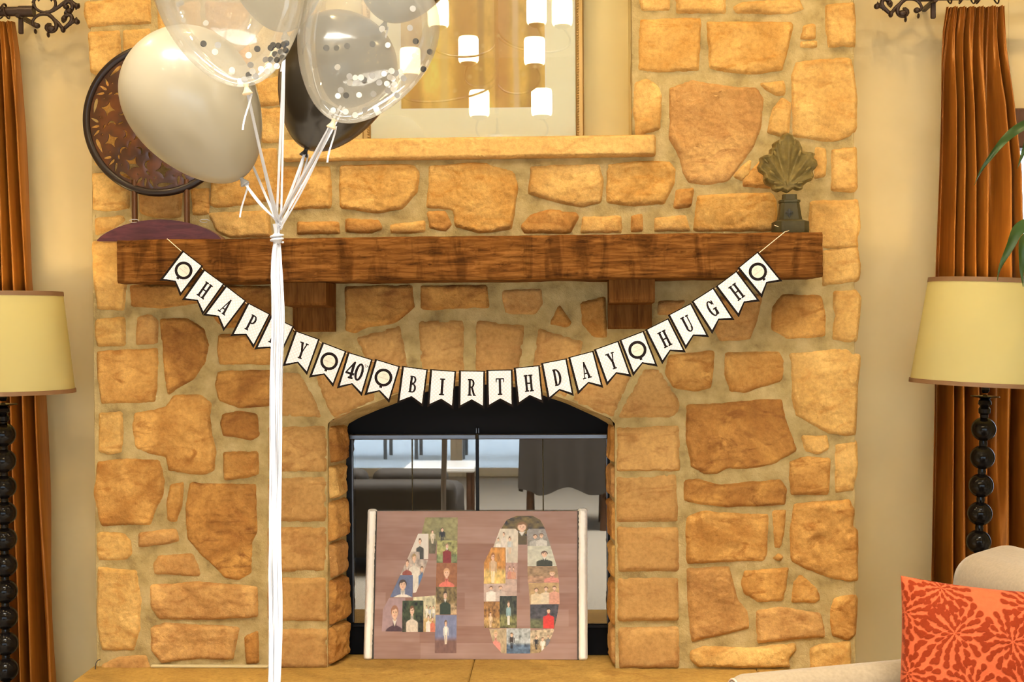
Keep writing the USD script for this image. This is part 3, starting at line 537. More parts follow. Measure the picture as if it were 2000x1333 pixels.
for a, b, zt in ((552, 637, 549), (1190, 1279, 543)):
    x0, x1 = P(a, 570, -.20)[0], P(b, 570, -.20)[0]; z = P((a + b) / 2, zt + 3, -.2)[2]; zm = P((a + b) / 2, zt + 48, -.2)[2]; zl = P((a + b) / 2, zt + 100, -.06)[2]
    prof = Polygon([(-.20, z), (-.20, zm + .012), (-.192, zm), (-.04, zm - .004), (-.03, zm - .006), (-.03, zl + .008), (-.022, zl), (0.005, zl), (0.005, z)])
    e = extrude(prof, x1 - x0); q = np.asarray(e.vertices); obj('corbel', T(np.stack([x0 + q[:, 2], q[:, 0], q[:, 1]], 1), e.faces), 'corbel_wood', mantel)
def mtop(px): t = (px - 228) / 1379; return (mA * (1 - t) + mB * t)[2] + 0.003

# ------------------------------------------------------------------ framed picture in the niche
YPIC = 0.205
def py_(px, py): return P(px, py, YPIC)
pz0 = NZ0 + 0.003; px0, px1 = py_(708, 100)[0], py_(1140, 100)[0]; pz1 = pz0 + 1.02
pic = thing('framed_picture', 'gilt framed picture of golden trees with wide cream mat in the niche', 'picture', ((px0 + px1) / 2, YPIC, pz0))
fw = 0.030
def bar(x0, x1, z0, z1): return box(x0, x1, YPIC - .018, YPIC + .012, z0, z1, .005)
for a in ((px0, px0 + fw, pz0, pz1), (px1 - fw, px1, pz0, pz1), (px0 + fw, px1 - fw, pz0, pz0 + fw * .6), (px0 + fw, px1 - fw, pz1 - fw, pz1)): obj('frame', bar(*a), 'gilt', pic)
def beads(p, q, r=.0045):
    n = int(np.linalg.norm(q - p) / (2.1 * r)); s = trimesh.creation.icosphere(1, r); return cat_([moved(s, p + (q - p) * (k + .5) / n) for k in range(n)])
yb = YPIC - .018
obj('beading', cat_([beads(np.array([px1 - fw + .008, yb, pz0 + .01]), np.array([px1 - fw + .008, yb, pz1 - .01])), beads(np.array([px0 + fw - .008, yb, pz0 + .01]), np.array([px0 + fw - .008, yb, pz1 - .01])), beads(np.array([px0 + .02, yb, pz0 + fw * .6 - .006]), np.array([px1 - .02, yb, pz0 + fw * .6 - .006]))]), 'gilt', pic, smooth=True)
ax0, ax1, az0 = py_(783, 100)[0], py_(1064, 100)[0], py_(925, 211)[2]; az1 = pz1 - 0.17
hole = sbox(ax0, az0, ax1, az1); mat_o = sbox(px0 + .01, pz0 + .006, px1 - .01, pz1 - .01)
obj('mat', plate(mat_o.difference(hole.buffer(.006, join_style=2)), (0, YPIC, 0), EX, EZ, .004, 0), 'mat_board', pic, label='wide cream mat board')
obj('mat_bevel', plate(hole.buffer(.008, join_style=2).difference(hole), (0, YPIC, 0), EX, EZ, .002, 0), 'mat_liner', pic)
def painted(x0, x1, z0, z1, y, nx, nz, fn):
    gx_, gz_ = np.meshgrid(np.linspace(0, 1, nx), np.linspace(0, 1, nz)); u, v = gx_.ravel(), gz_.ravel()
    V = np.stack([x0 + (x1 - x0) * u, np.full_like(u, y), z0 + (z1 - z0) * v], 1); return T(V, grid_faces(nz, nx)), fn(u, v)
def trees_art(u, v):
    p = np.stack([u, v], 1); a = fb(p * [9, 7], 1, 3, 5); b = fb(p * [26, 20], 1, 8, 4)
    c = np.array([0.74, 0.49, 0.12]) + (a[:, None] - .4) * np.array([0.95, 0.75, 0.22]) + (b[:, None] - .5) * np.array([0.30, 0.22, 0.08])
    for x, w, k, tone in ((0.10, .05, 1, (.55, .30, .07)), (.30, .03, 2, (.82, .62, .22)), (.44, .08, 3, (.60, .34, .08)), (.70, .06, 4, (.60, .32, .10)), (.80, .022, 5, (.80, .62, .36)), (.93, .05, 6, (.45, .25, .07)), (.56, .025, 7, (.5, .3, .09))):
        xx = x + .03 * (fb(np.stack([v * 3, np.full_like(v, k)], 1), 1, k, 3) - .5); m = np.exp(-((u - xx) / w) ** 4) * (.55 + .45 * fb(p * [3, 14], 1, k, 3))
        c = c * (1 - m[:, None]) + m[:, None] * np.array(tone)
    r = np.random.default_rng(3)
    for _ in range(46):
        x, z, s = r.random(), r.random(), r.uniform(.006, .018); m = np.exp(-(((u - x) ** 2 + ((v - z) * 1.2) ** 2) / s ** 2) ** 2) * .5
        c = c * (1 - m[:, None]) + m[:, None] * np.array([.80, .60, .24])
    return np.clip(c, 0.02, .9)
m_, c_ = painted(ax0, ax1, az0, az1, YPIC + .001, 150, 200, trees_art)
obj('artwork', m_, 'print_paper', pic, smooth=True, col=c_)
obj('glass', box(px0 + fw - .004, px1 - fw + .004, YPIC - .010, YPIC - .008, pz0 + .012, pz1 - fw + .004, .0002), 'picture_glass', pic)
obj('backing', box(px0 + .012, px1 - .012, YPIC + .012, YPIC + .02, pz0 + .004, pz1 - .01, .001), 'gilt', pic)

# ------------------------------------------------------------------ pierced disc on its stand (left end of the mantel)
YD = -0.13
gc = P(310, 234, YD); gR = (P(455, 234, YD) - gc)[0]; gb = mtop(310)
gong = thing('decorative_disc', 'dark bronze pierced disc on two posts with a crescent wooden foot', 'ornament', (gc[0], YD, gb))
def drop(r, ang, L, w, rot=0.0):
    t = np.linspace(0, 1, 12); x = (t - .5) * L; y = w * np.sin(PI * t ** .6) * .5
    q = Polygon(list(zip(x, y)) + list(zip(x[::-1], -y[::-1]))).buffer(0)
    return affinity.translate(affinity.rotate(q, math.degrees(ang + rot), origin=(0, 0)), r * math.cos(ang), r * math.sin(ang))
def crescent(r, ang, R, rot):
    q = Point(0, 0).buffer(R, 16).difference(Point(R * .42, R * .22).buffer(R * .92, 16))
    return affinity.translate(affinity.rotate(q, math.degrees(ang + rot), origin=(0, 0)), r * math.cos(ang), r * math.sin(ang))
def star(r, ang, R):
    q = sbox(-R, -R, R, R)
    for sx in (-1, 1):
        for sy in (-1, 1): q = q.difference(Point(sx * R, sy * R).buffer(R * .93, 20))
    return affinity.translate(affinity.rotate(q, math.degrees(ang), origin=(0, 0)), r * math.cos(ang), r * math.sin(ang))
cuts = []
for k in range(10):
    a = 2 * PI * k / 10 + .1
    h_ = PI / 10
    cuts += [star(.68 * gR, a + h_, .108 * gR), drop(.87 * gR, a + h_, .24 * gR, .06 * gR, PI / 2)]
    cuts += [drop(.86 * gR, a + da, .15 * gR, .042 * gR, rr) for da, rr in ((0, 0), (.105, .5), (-.105, -.5))]
    cuts += [crescent(.62 * gR, a + .02, .062 * gR, 1.0), crescent(.49 * gR, a + h_, .056 * gR, -1.0), drop(.73 * gR, a + .03, .085 * gR, .035 * gR, .9), drop(.50 * gR, a, .11 * gR, .036 * gR, .3)]
    if k % 2 == 0: cuts += [star(.33 * gR, a, .085 * gR), crescent(.33 * gR, a + .62, .055 * gR, 2.2), drop(.22 * gR, a + .6, .10 * gR, .034 * gR, 0)]
    cuts += [Point(.78 * gR * math.cos(a + q), .78 * gR * math.sin(a + q)).buffer(.012 * gR) for q in (.15, -.15)]
kept = []
for c in sorted((c.buffer(-.0006) for c in cuts), key=lambda g: -g.area):
    if all(c.distance(q) > .0034 for q in kept): kept.append(c)
cuts = kept
disc = Point(0, 0).buffer(.955 * gR, 48).difference(unary_union(cuts + [Point(0, 0).buffer(.10 * gR)]))
if hasattr(disc, 'geoms'): disc = max(disc.geoms, key=lambda g: g.area)
def dish(p, d): r = np.linalg.norm(p, axis=1) / gR; return 0.030 * (1 - r ** 2) - 0.0012 * np.clip(1 - d / .003, 0, 1)
def dish_plate():
    t = slab(disc, gc, EX, EZ, dish, 0.0, .0075, 3); return t
pts, tri, rings = tri_fill(disc, .0065, seed=4); dd = shapely.distance(disc.boundary, shapely.points(pts)); hh = dish(pts, dd)
Vf = gc + pts[:, :1] * EX + pts[:, 1:] * EZ - hh[:, None] * EY; Vb = Vf + EY * .005; N = len(pts)
F_ = [tri, tri[:, ::-1] + N]
for ring in rings:
    i = np.arange(len(ring)); k = (i + 1) % len(ring); F_ += [np.stack([ring[i], ring[i] + N, ring[k] + N], 1), np.stack([ring[i], ring[k] + N, ring[k]], 1)]
obj('disc', T(np.vstack([Vf, Vb]), np.vstack(F_)), 'gong_bronze', gong, smooth=25, label='pierced scrollwork disc')
th = np.linspace(0, 2 * PI, 97)
obj('rim', tube([gc + gR * .975 * np.array([math.cos(a), 0, math.sin(a)]) for a in th], .0135, 14, False), 'gong_rim', gong, smooth=True, label='dark polished rim')
obj('boss', moved(T(*vf(m3.Manifold.sphere(.10 * gR, 32))), gc - EY * .022), 'gong_rim', gong, smooth=True)
for px in (263, 365):
    c = P(px, 400, YD); obj('post', tube([(c[0], YD, gb + .02), (c[0], YD, gc[2] - .80 * gR)], .010, 14), 'bronze_post', gong, smooth=40)
fl, frt = P(190, 470, YD - .04)[0], P(432, 466, YD - .04)[0]; ftop = P(311, 429, YD - .04)[2]; fc = (fl + frt) / 2; hw = (frt - fl) / 2; hf = ftop - gb
arc = [(fc + hw * s, gb + .006 + (hf - .006) * (1 - s * s) ** .8) for s in np.linspace(1, -1, 40)]
foot = Polygon(arc + [(fl, gb + .001), (frt, gb + .001)]).buffer(0)
obj('crescent_foot', plate(foot, (0, YD + .035, 0), EX, EZ, .075, 0), 'gong_wood', gong, label='plum brown crescent foot', smooth=30)
for px in (263, 400):
    c = P(px, 432, YD - .045); obj('twist_tie', tube([c + np.array([.016 * math.cos(a), .004 * math.sin(2 * a) - .004, .005 * math.sin(a)]) for a in np.linspace(0, 5.4, 20)], .0012, 6), 'satin_ribbon', gong)

# ------------------------------------------------------------------ palmette finial (right end of the mantel)
YQ = -0.13
KF = crop(1460, 250, 6.056)
def fz(s): return [XZ(*p, YQ) for p in KF(s)]
qb = mtop(1542); qc = P(1540, 440, YQ)
pal = thing('palmette_finial', 'bronze green acanthus leaf ornament on square pedestal', 'ornament', (qc[0], YQ, qb))
leaf = Polygon(fz('450,80 510,100 530,140 600,165 632,230 636,290 720,300 770,320 762,368 802,390 822,440 790,490 756,520 766,572 745,630 692,650 652,690 640,732 590,745 540,722 470,772 400,742 350,760 290,740 284,700 210,670 180,620 190,560 130,520 114,460 145,410 135,360 180,340 250,320 254,260 300,240 290,190 340,160 385,140 395,95')).buffer(.004).buffer(-.004).buffer(-.002).buffer(.002)
lb = np.array(fz('462,690')[0]); LL = (np.array(fz('450,80')[0]) - lb)[1]
def leaf_h(p, d):
    q = p - lb; r = np.linalg.norm(q, axis=1) / LL; a = np.arctan2(q[:, 0], q[:, 1])
    rib = np.cos(a * 10.0); veins = np.cos(a * 30.0)
    edge = np.clip(1 - d / .012, 0, 1)
    return .018 + .030 * np.sin(np.clip(r, 0, 1.1) * 1.35) + .011 * rib * np.clip(r * 2.2, 0, 1) + .0024 * veins * np.clip(r * 2, 0, 1) + .010 * edge * (1 - edge) * 2.2 - .016 * edge ** 2
pts, tri, rings = tri_fill(leaf, .0035, seed=2); dd = shapely.distance(leaf.boundary, shapely.points(pts)); hh = leaf_h(pts, dd); o = np.array([0, YQ, 0.])
Vf = o + pts[:, :1] * EX + pts[:, 1:] * EZ - hh[:, None] * EY; Vb = o + pts[:, :1] * EX + pts[:, 1:] * EZ - (hh[:, None] * .55 - .018) * EY
F_ = [tri, tri[:, ::-1] + len(pts)]
for ring in rings:
    i = np.arange(len(ring)); k = (i + 1) % len(ring); F_ += [np.stack([ring[i], ring[i] + len(pts), ring[k] + len(pts)], 1), np.stack([ring[i], ring[k] + len(pts), ring[k]], 1)]
obj('acanthus_leaf', T(np.vstack([Vf, Vb]), np.vstack(F_)), 'finial_bronze', pal, smooth=60)
curls = []
for s in ('355,200', '530,190', '300,320', '590,320', '195,410', '740,350', '270,545', '690,500', '325,665', '460,660', '600,660'):
    c = np.array(fz(s)[0]); q = c - lb; h = .018 + .030 * math.sin(min(np.linalg.norm(q) / LL, 1.1) * 1.35)
    sp = m3.Manifold.sphere(.0044, 20).scale((1.0, 1.0, 2.4)); curls.append(moved(sp, (c[0], YQ - h - .006, c[1]), axes((q[0] + (.0 if abs(q[0]) > .005 else .0), 0, q[1] + 1e-4)) @ np.eye(3)))
obj('leaf_curl', cat_(curls), 'finial_bronze', pal, smooth=True)
lev = [(790, 80), (850, 82), (858, 100), (858, 118), (885, 118), (892, 106), (1090, 135), (1112, 190), (1118, 200), (1216, 202), (1222, 196)]
V = []
for yy, hw_ in lev:
    z = XZ(*KF(f'485,{yy}')[0], YQ)[1]; h = hw_ / 6.056 / 572; cx_ = XZ(*KF(f'{495 if yy < 1100 else 505},{yy}')[0], YQ)[0]
    for a in range(16):
        t = 2 * PI * (a + .5) / 16; s = h / max(abs(math.cos(t)), abs(math.sin(t))) ** .93; V.append((cx_ + s * math.cos(t), YQ + s * math.sin(t), z))
V = np.array(V); dz = V[-1, 2] - qb; V[-16:, 2] -= dz
ped = T(np.vstack([V, V[:16].mean(0), V[-16:].mean(0)]), np.vstack([grid_faces(len(lev), 16, True), [(len(V), j, (j + 1) % 16) for j in range(16)], [(len(V) + 1, len(V) - 16 + (j + 1) % 16, len(V) - 16 + j) for j in range(16)]])); ped.fix_normals()
obj('pedestal', ped, 'finial_base', pal, smooth=35)
fcx, fcz = XZ(*KF('494,1012')[0], YQ - .04); fd = [Point(0, .012).buffer(.0042), affinity.scale(Point(0, .006).buffer(.008), .4, 1), sbox(-.008, -.006, .008, -.004), affinity.scale(Point(0, -.009).buffer(.005), .5, 1)]
for s in (-1, 1): fd += [Point(s * .008, .003).buffer(.0052).difference(Point(s * .0085, .0005).buffer(.0032))]
obj('fleur_emblem', plate(unary_union(fd), (fcx, YQ - .0395, fcz), EX, EZ, .003, -.001), 'dark_relief', pal)

# ------------------------------------------------------------------ birthday banner
YN = -0.325
ban = thing('birthday_banner', 'HAPPY BIRTHDAY paper pennant banner strung across the mantel', 'banner', tuple(P(920, 735, YN)))
def poly(*pts): return Polygon(pts).buffer(0)
def vstem(x, w=.13, h=1.0, y0=0.0): return sbox(x - w / 2, y0, x + w / 2, h)
def serif(x, y, w=.27, t=.055): return sbox(x - w / 2, y, x + w / 2, y + t)
def ring(cx, cy, rx, ry, wx, wy): return affinity.scale(Point(cx, cy).buffer(1, 24), rx, ry).difference(affinity.scale(Point(cx, cy).buffer(1, 24), rx - wx, ry - wy))
def glyph(c):
    S = serif
    if c == 'H': return [vstem(.12), vstem(.46), sbox(.1, .47, .48, .53), S(.12, 0), S(.12, .945), S(.46, 0), S(.46, .945)]
    if c == 'A': return [poly((.06, 0), (.10, 0), (.29, .86), (.26, 1)), poly((.38, 0), (.52, 0), (.33, 1), (.25, 1)), sbox(.14, .28, .44, .335), S(.08, 0, .22), S(.46, 0, .27)]
    if c == 'P': return [vstem(.13), S(.13, 0), S(.1, .945, .2), ring(.25, .73, .24, .27, .11, .06).intersection(sbox(.18, .4, .6, 1.01)), sbox(.12, .945, .26, 1), sbox(.12, .46, .26, .515)]
    if c == 'Y': return [poly((.04, 1), (.19, 1), (.34, .46), (.24, .42)), poly((.44, 1), (.51, 1), (.34, .42), (.30, .46)), vstem(.29, .13, .46), S(.29, 0), S(.1, .945, .26), S(.48, .945, .2)]
    if c == 'B': return [vstem(.13), sbox(.03, .0, .26, .055), sbox(.03, .945, .26, 1), sbox(.12, .5, .27, .555), ring(.25, .765, .21, .235, .105, .055).intersection(sbox(.2, .4, .6, 1.01)), ring(.26, .265, .25, .265, .115, .055).intersection(sbox(.2, -.01, .6, .6))]
    if c == 'I': return [vstem(.28, .15), S(.28, 0, .34), S(.28, .945, .34)]
    if c == 'R': return [vstem(.12), S(.12, 0), S(.1, .945, .2), ring(.23, .745, .22, .255, .11, .055).intersection(sbox(.17, .4, .6, 1.01)), sbox(.12, .945, .24, 1), sbox(.12, .49, .25, .54), poly((.22, .50), (.33, .52), (.50, .02), (.39, .0)), S(.47, 0, .18, .05)]
    if c == 'T': return [vstem(.28, .14), S(.28, 0, .30), sbox(.0, .945, .56, 1), poly((0, 1), (.05, 1), (.03, .76), (0, .76)), poly((.51, 1), (.56, 1), (.56, .76), (.53, .76))]
    if c == 'D': return [vstem(.13), sbox(.03, 0, .24, .055), sbox(.03, .945, .24, 1), ring(.2, .5, .35, .5, .14, .055).intersection(sbox(.18, -.01, .6, 1.01))]
    if c == 'U': return [vstem(.12, .13, 1, .25), vstem(.47, .055, 1, .25), ring(.276, .27, .222, .27, .10, .06).intersection(sbox(0, -.01, .6, .28)), S(.12, .945, .27), S(.47, .945, .2)]
    if c == 'G': return [ring(.29, .5, .27, .5, .125, .055).difference(sbox(.34, .40, .6, .74)), vstem(.49, .13, .42, .03), S(.47, .40, .26), sbox(.50, .68, .545, .95)]
    if c == '4': return [poly((.36, 0), (.50, 0), (.50, 1), (.36, .86)), poly((0, .27), (.5, 1), (.46, 1.0), (.40, .96), (-.02, .29)), poly((-.02, .24), (.62, .24), (.62, .31), (.0, .31)), S(.43, 0, .32)]
    if c == '0': return [ring(.3, .5, .29, .5, .125, .06)]
    return []
FW, FH, NT = 44.0, 66.0, 12.0
TOPS = []
for s in ('200,180 305,262', '335,300 448,382', '478,405 590,492', '622,515 750,582', '772,598 903,662', '935,697 1067,745', '1108,772 1245,825', '1272,835 1418,880', '1450,880 1597,925', '1630,925 1775,945', '1812,945 1960,957'):
    TOPS.append(crop(300, 440, 3.3333)(s))
for s in ('0,745 135,748', '160,742 300,740', '322,728 462,715', '485,700 622,675', '645,665 782,630', '800,617 928,572', '948,562 1080,512', '1100,500 1228,437', '1240,410 1357,350', '1378,330 1492,258', '1520,240 1630,158', '1650,130 1755,45'):
    TOPS.append(crop(900, 480, 3.0303)(s))
WORDS = ['*', 'H', 'A', 'P', 'P', 'Y', '*', '40', '*', 'B', 'I', 'R', 'T', 'H', 'D', 'A', 'Y', '*', 'H', 'U', 'G', 'H', '*']
mpp = (P(1044, 700, YN) - P(1000, 700, YN))[0] / 44.0       # metres per pixel at the banner
def xpen(M, m):                                              # local mesh (x right, y toward the room is -, z up) -> world
    return moved(m, M[0], M[1])
strp = [P(325, 468, YN + .14), P(327, 467, YN + .01)]
for k, (w_, ((ax_, ay_), (bx_, by_))) in enumerate(zip(WORDS, TOPS)):
    mid = ((ax_ + bx_) / 2, (ay_ + by_) / 2); ang = math.atan2(-(by_ - ay_), bx_ - ax_)
    sw = [.02, -.03, .015, -.02, .03][k % 5]                 # each card swings a little about its own axis
    o = P(mid[0], mid[1], YN - .004 * (k % 2))
    ca, sa = math.cos(ang), math.sin(ang)
    pp = numbered(ban, 'pennant')
    w = FW * mpp; h = FH * mpp; nt = NT * mpp
    def flag(g, sx=0.0, sz=0.0, w=w, h=h, nt=nt): return Polygon([(-w / 2 - g + sx, g * .8 + sz), (w / 2 + g + sx, g * .8 + sz), (w / 2 + g + sx, -h - g * 1.7 + sz), (sx, -h + nt - g * .6 + sz), (-w / 2 - g + sx, -h - g * 1.7 + sz)])
    R = np.array([[ca * math.cos(sw), -math.sin(sw), -sa], [math.sin(sw), math.cos(sw), 0], [sa * math.cos(sw), 0, ca]])
    mx = UsdGeom.Mesh
    def put(path, mesh, mat, xf=False):
        v, f = vf(mesh); m = usdkit.mesh(stage, path, (v, f), LOOK[mat])
        if xf:
            M = Gf.Matrix4d(*R[:, 0], 0, *R[:, 1], 0, *R[:, 2], 0, *(o - OFF[ban]), 1); m.AddTransformOp().Set(M)
        return m
    def lay(p, h_, lift): return plate(p, (0, 0, 0), EX, EZ, h_, lift)
    put(pp, lay(flag(3.6 * mpp, -.5 * mpp, -1.0 * mpp), .0006, -.0004), 'card_black', True)
    setdata(UsdGeom.Mesh.Get(stage, pp).GetPrim(), label={'*': 'pennant with a round balloon emblem', '40': 'pennant reading 40TH'}.get(w_, f'pennant with the letter {w_}'))
    put(numbered(pp, 'dotted_card'), lay(flag(0), .0006, .0004), 'polka_card')
    if w_ == '*':
        c = (0, -28.5 * mpp); R1, R2 = 17.6 * mpp, 12.2 * mpp
        put(numbered(pp, 'balloon_emblem'), lay(unary_union([Point(c).buffer(R1, 24), Polygon([(-2.2 * mpp, c[1] - R1 * .97), (2.2 * mpp, c[1] - R1 * .97), (3 * mpp, c[1] - R1 - 3.2 * mpp), (-3 * mpp, c[1] - R1 - 3.2 * mpp)])]), .0003, .0010), 'ink')
        put(numbered(pp, 'emblem_centre'), lay(Point(c).buffer(R2, 24), .0003, .0013), 'label_cream')
        tx = []
        for s, zz, hh in (('AGED', 5.5, 2.1), ('TO', 1.8, 1.8), ('PERFECTION', -2.4, 2.3)):
            t = meshkit.text_mesh(s, hh * mpp, .0002); b = t.bounds; t.vertices = (t.vertices - [(b[0][0] + b[1][0]) / 2, 0, 0]) * [min(1, 19 * mpp / (b[1][0] - b[0][0])), 1, 1]
            v = np.asarray(t.vertices); tx.append(T(np.stack([v[:, 0], -.0016 - v[:, 2], c[1] + zz * mpp + v[:, 1]], 1), t.faces))
        put(numbered(pp, 'lettering'), cat_(tx), 'ink_faint')
    else:
        if w_ == '40':
            g = unary_union([affinity.translate(unary_union(glyph('4')), 0, 0), affinity.translate(unary_union(glyph('0')), .66, 0)]).buffer(.03); H_ = 33 * mpp; g = affinity.scale(affinity.translate(g, -.66, 0), H_ * .78, H_, origin=(0, 0)); g = affinity.translate(g, -1 * mpp, -46 * mpp)
            put(numbered(pp, 'number'), lay(g, .0003, .0010), 'ink')
            t = meshkit.text_mesh('TH', 5.2 * mpp, .0003); v = np.asarray(t.vertices); put(numbered(pp, 'lettering'), T(np.stack([13.0 * mpp + v[:, 0], -.0011 - v[:, 2], -17 * mpp + v[:, 1]], 1), t.faces), 'ink')
        else:
            H_ = 32 * mpp; g = affinity.scale(affinity.translate(unary_union(glyph(w_)).buffer(.012), -.28, 0), H_ * .86, H_, origin=(0, 0)); g = affinity.translate(g, 0, -47 * mpp)
            put(numbered(pp, 'letter'), lay(g, .0003, .0010), 'ink')
    for q in ((ax_, ay_), (bx_, by_)): strp.append(P(q[0], q[1] + 2.0, YN + .0026))
strp += [P(1533, 453, YN + .01), P(1541, 451, YN + .14), P(1512, 440, YQ - .045)]
obj('string', tube(strp, .0014, 6), 'string_cream', ban, label='thin cream string')

# ------------------------------------------------------------------ balloons
YR = -1.9
GATH = P(541, 440, YR)
def balloon(knot, top, width, Y, tip=None):
    a, b = P(*knot, Y), P(*top, Y); L = np.linalg.norm(b - a); A = (b - a) / L
    W = width / FPX * (Y - CAM[1]) * 1.0; thx = np.linspace(0.0, PI, 56)
    s = (1 - np.cos(thx)) / 2; r = np.sin(thx) * (1 - .20 * np.cos(thx)); r = r / r.max() * W / 2
    s = s * L; neck = np.exp(-s / .012) * .006; prof = np.stack([np.maximum(r, neck * (s < .05)), s], 1); prof[0, 0] = .0045; prof[-1, 0] = 0
    return a, A, L, prof
def b_inside(B, p):
    a, A, L, prof = B; q = p - a; s = q @ A; r = np.linalg.norm(q - np.outer(s, A) if q.ndim > 1 else q - s * A, axis=-1)
    return (s > 0) & (s < L) & (r < np.interp(s, prof[:, 1], prof[:, 0]))
BAL = {}
def make_balloon(key, mat, kmat, knot, top, width, Y, label, group=None, ribs=None):
    B = balloon(knot, top, width, Y); BAL[key] = B; a, A, L, prof = B; R = axes(A)
    t = thing('balloon', label, 'balloon', tuple(a))
    obj('skin', moved(lathe(prof, 72), a, R), mat, t, smooth=True)
    kp = np.array([(.0, .004), (.006, .003), (.0042, -.002), (.0055, -.006), (.0105, -.015), (.0095, -.017), (.003, -.012), (0, -.010)])
    obj('knot', moved(lathe(kp, 20), a, R), kmat, t, smooth=50)
    for (dx, w) in (ribs or ((0, .0062), (.7, .0045))):
        e = GATH + np.array([dx * .012, rng.uniform(-.006, .006), rng.uniform(-.01, .01)]); s0 = a - A * .004
        n = 26; tt = np.linspace(0, 1, n)[:, None]; mid = s0 * (1 - tt) + e * tt + np.array([0.0, 0, -.012]) * np.sin(PI * tt) * (1 if dx else .3)
        tw = np.linspace(rng.uniform(0, .6), rng.uniform(-.5, 1.2), n); sd = np.stack([np.cos(tw), np.sin(tw), np.zeros(n)], 1) * w / 2; nv = np.stack([-np.sin(tw), np.cos(tw), np.zeros(n)], 1) * .0003
        V = np.concatenate([mid - sd - nv, mid + sd - nv, mid + sd + nv, mid - sd + nv], 1).reshape(-1, 3)
        obj('ribbon', T(V, grid_faces(n, 4, True)), 'satin_ribbon', t, label='white ribbon')
    # short tail hanging from the knot
    s0 = a - A * .012; V = []
    for k in range(10):
        u = k / 9; c = s0 + np.array([.010 * math.sin(2.5 * u + len(key)), 0, -.075 * u]); V += [c - EX * .002, c + EX * .002, c + EX * .002 + EY * .0005, c - EX * .002 + EY * .0005]
    obj('ribbon_tail', T(np.array(V), grid_faces(10, 4, True)), 'satin_ribbon', t)
    return t
make_balloon('g1', 'grey_latex', 'knot_grey', (471, 348), (296, 72), 258, -1.88, 'large pearl grey balloon in front of the pierced disc')
make_balloon('ca', 'clear_latex', 'knot_tan', (481, 168), (425, -165), 292, -2.12, 'clear confetti balloon overlapping the top of the large grey balloon')
make_balloon('cb', 'clear_latex', 'knot_tan', (652, 236), (770, -72), 272, -2.0, 'clear confetti balloon in front of the black balloon')
make_balloon('g3', 'grey_latex', 'knot_grey', (556, 62), (528, -200), 206, -1.84, 'grey balloon cut by the top edge between the two confetti balloons')
make_balloon('k5', 'black_latex', 'confetti_black', (598, 292), (706, 30), 226, -1.72, 'black balloon hanging in front of the picture frame')
make_balloon('k6', 'black_latex', 'confetti_black', (753, 42), (830, -200), 215, -1.76, 'dark balloon at the top edge behind the right confetti balloon')
make_balloon('cd', 'clear_latex', 'knot_tan', (410, 118), (428, -200), 262, -1.55, 'clear balloon farthest left at the top edge behind the grey one')
# ribbon bundle: gathered at a knot and falling to the floor
bun = thing('ribbon_bundle', 'white ribbons gathered in a knot and hanging down past the mantel', 'ribbon', (GATH[0], YR, 0.0))
kn = P(541, 466, YR)
obj('gather_knot', cat_([moved(T(*vf(m3.Manifold.sphere(.011, 20).scale((1, 1, 1.25)))), kn), tube([kn + np.array([.0125 * math.cos(a), .0125 * math.sin(a), .0012 * a - .008]) for a in np.linspace(0, 14, 60)], .0026, 8)]), 'satin_ribbon', bun, smooth=60)
pathp = [(541, 438), (541, 452), (541, 466), (540, 500), (541, 560), (543, 620), (541, 700), (539, 800), (540, 900), (537, 1050), (538, 1180), (536, 1333)]
cen = spline([P(x, y, YR) for x, y in pathp] + [np.array([P(535, 1400, YR)[0], YR, .4]), np.array([P(535, 1400, YR)[0], YR, .02])], 110)
wid = np.interp(cen[:, 2], [P(541, y, YR)[2] for y in (1333, 700, 620, 540, 490, 466, 450, 438)][0:0] or sorted(P(541, y, YR)[2] for y in (1333, 700, 620, 540, 490, 466, 450, 438)), [12.0, 12.0, 12.5, 11.5, 8.5, 4.0, 4.5, 7.5]) / FPX * (YR - CAM[1])
for k in range(13):
    u = -1 + 2 * k / 12; ph = rng.uniform(0, 6); n = len(cen); z = cen[:, 2]
    off = wid * (u * .86 + .10 * np.sin(z * 9 + ph)); dep = .012 * math.cos(u * 1.4) * (wid / wid.max()) * (1 if k % 2 else .3) + .003 * np.sin(z * 13 + ph)
    c = cen + np.stack([off, -dep, np.zeros(n)], 1); tw = .7 * np.sin(z * 7 + ph) + .4 * np.sin(z * 17 + 2 * ph); w = .0052
    sd = np.stack([np.cos(tw), np.sin(tw), np.zeros(n)], 1) * w / 2; nv = np.stack([-np.sin(tw), np.cos(tw), np.zeros(n)], 1) * .0003
    V = np.concatenate([c - sd - nv, c + sd - nv, c + sd + nv, c - sd + nv], 1).reshape(-1, 3)
    obj('ribbon', T(V, grid_faces(n, 4, True)), 'satin_ribbon', bun, smooth=40)
# confetti inside the clear balloons
KC = crop(150, 0, 2.6667)
CONF = {'ca': ('black', '660,228 895,390 940,255 1010,250 1032,282 1050,238 1078,232 1062,270 1092,226 1042,312 1072,300 1022,236 1088,262 1010,310', 'white', '735,235 672,120 720,270 905,338 808,365 895,288 982,310 1002,342 960,360 932,398 1042,345 992,372 872,415 852,424 915,372'),
        'cb': ('black', '1300,250 1352,250 1408,240 1540,230 1497,415 1403,497 1765,215 1838,270 1805,360', 'white', '1735,145 1620,235 1590,150 1750,45 1760,290 1358,350 1420,398 1450,405 1480,404 1375,470 1360,500 1422,432 1540,395 1600,385 1640,370 1662,380 1692,398 1645,410 1575,430 1615,436 1655,440 1702,408 1686,374 1630,402 1545,490 1470,495 1650,466 1620,472 1335,575 1400,582 1500,572 1560,568 1450,600 1668,496'),
        'cd': ('black', '452,150 455,120', 'white', '545,15 548,65 555,105 530,22')}
NAME = {'ca': 'the clear balloon over the large grey one', 'cb': 'the clear balloon before the black one', 'cd': 'the farthest left clear balloon'}
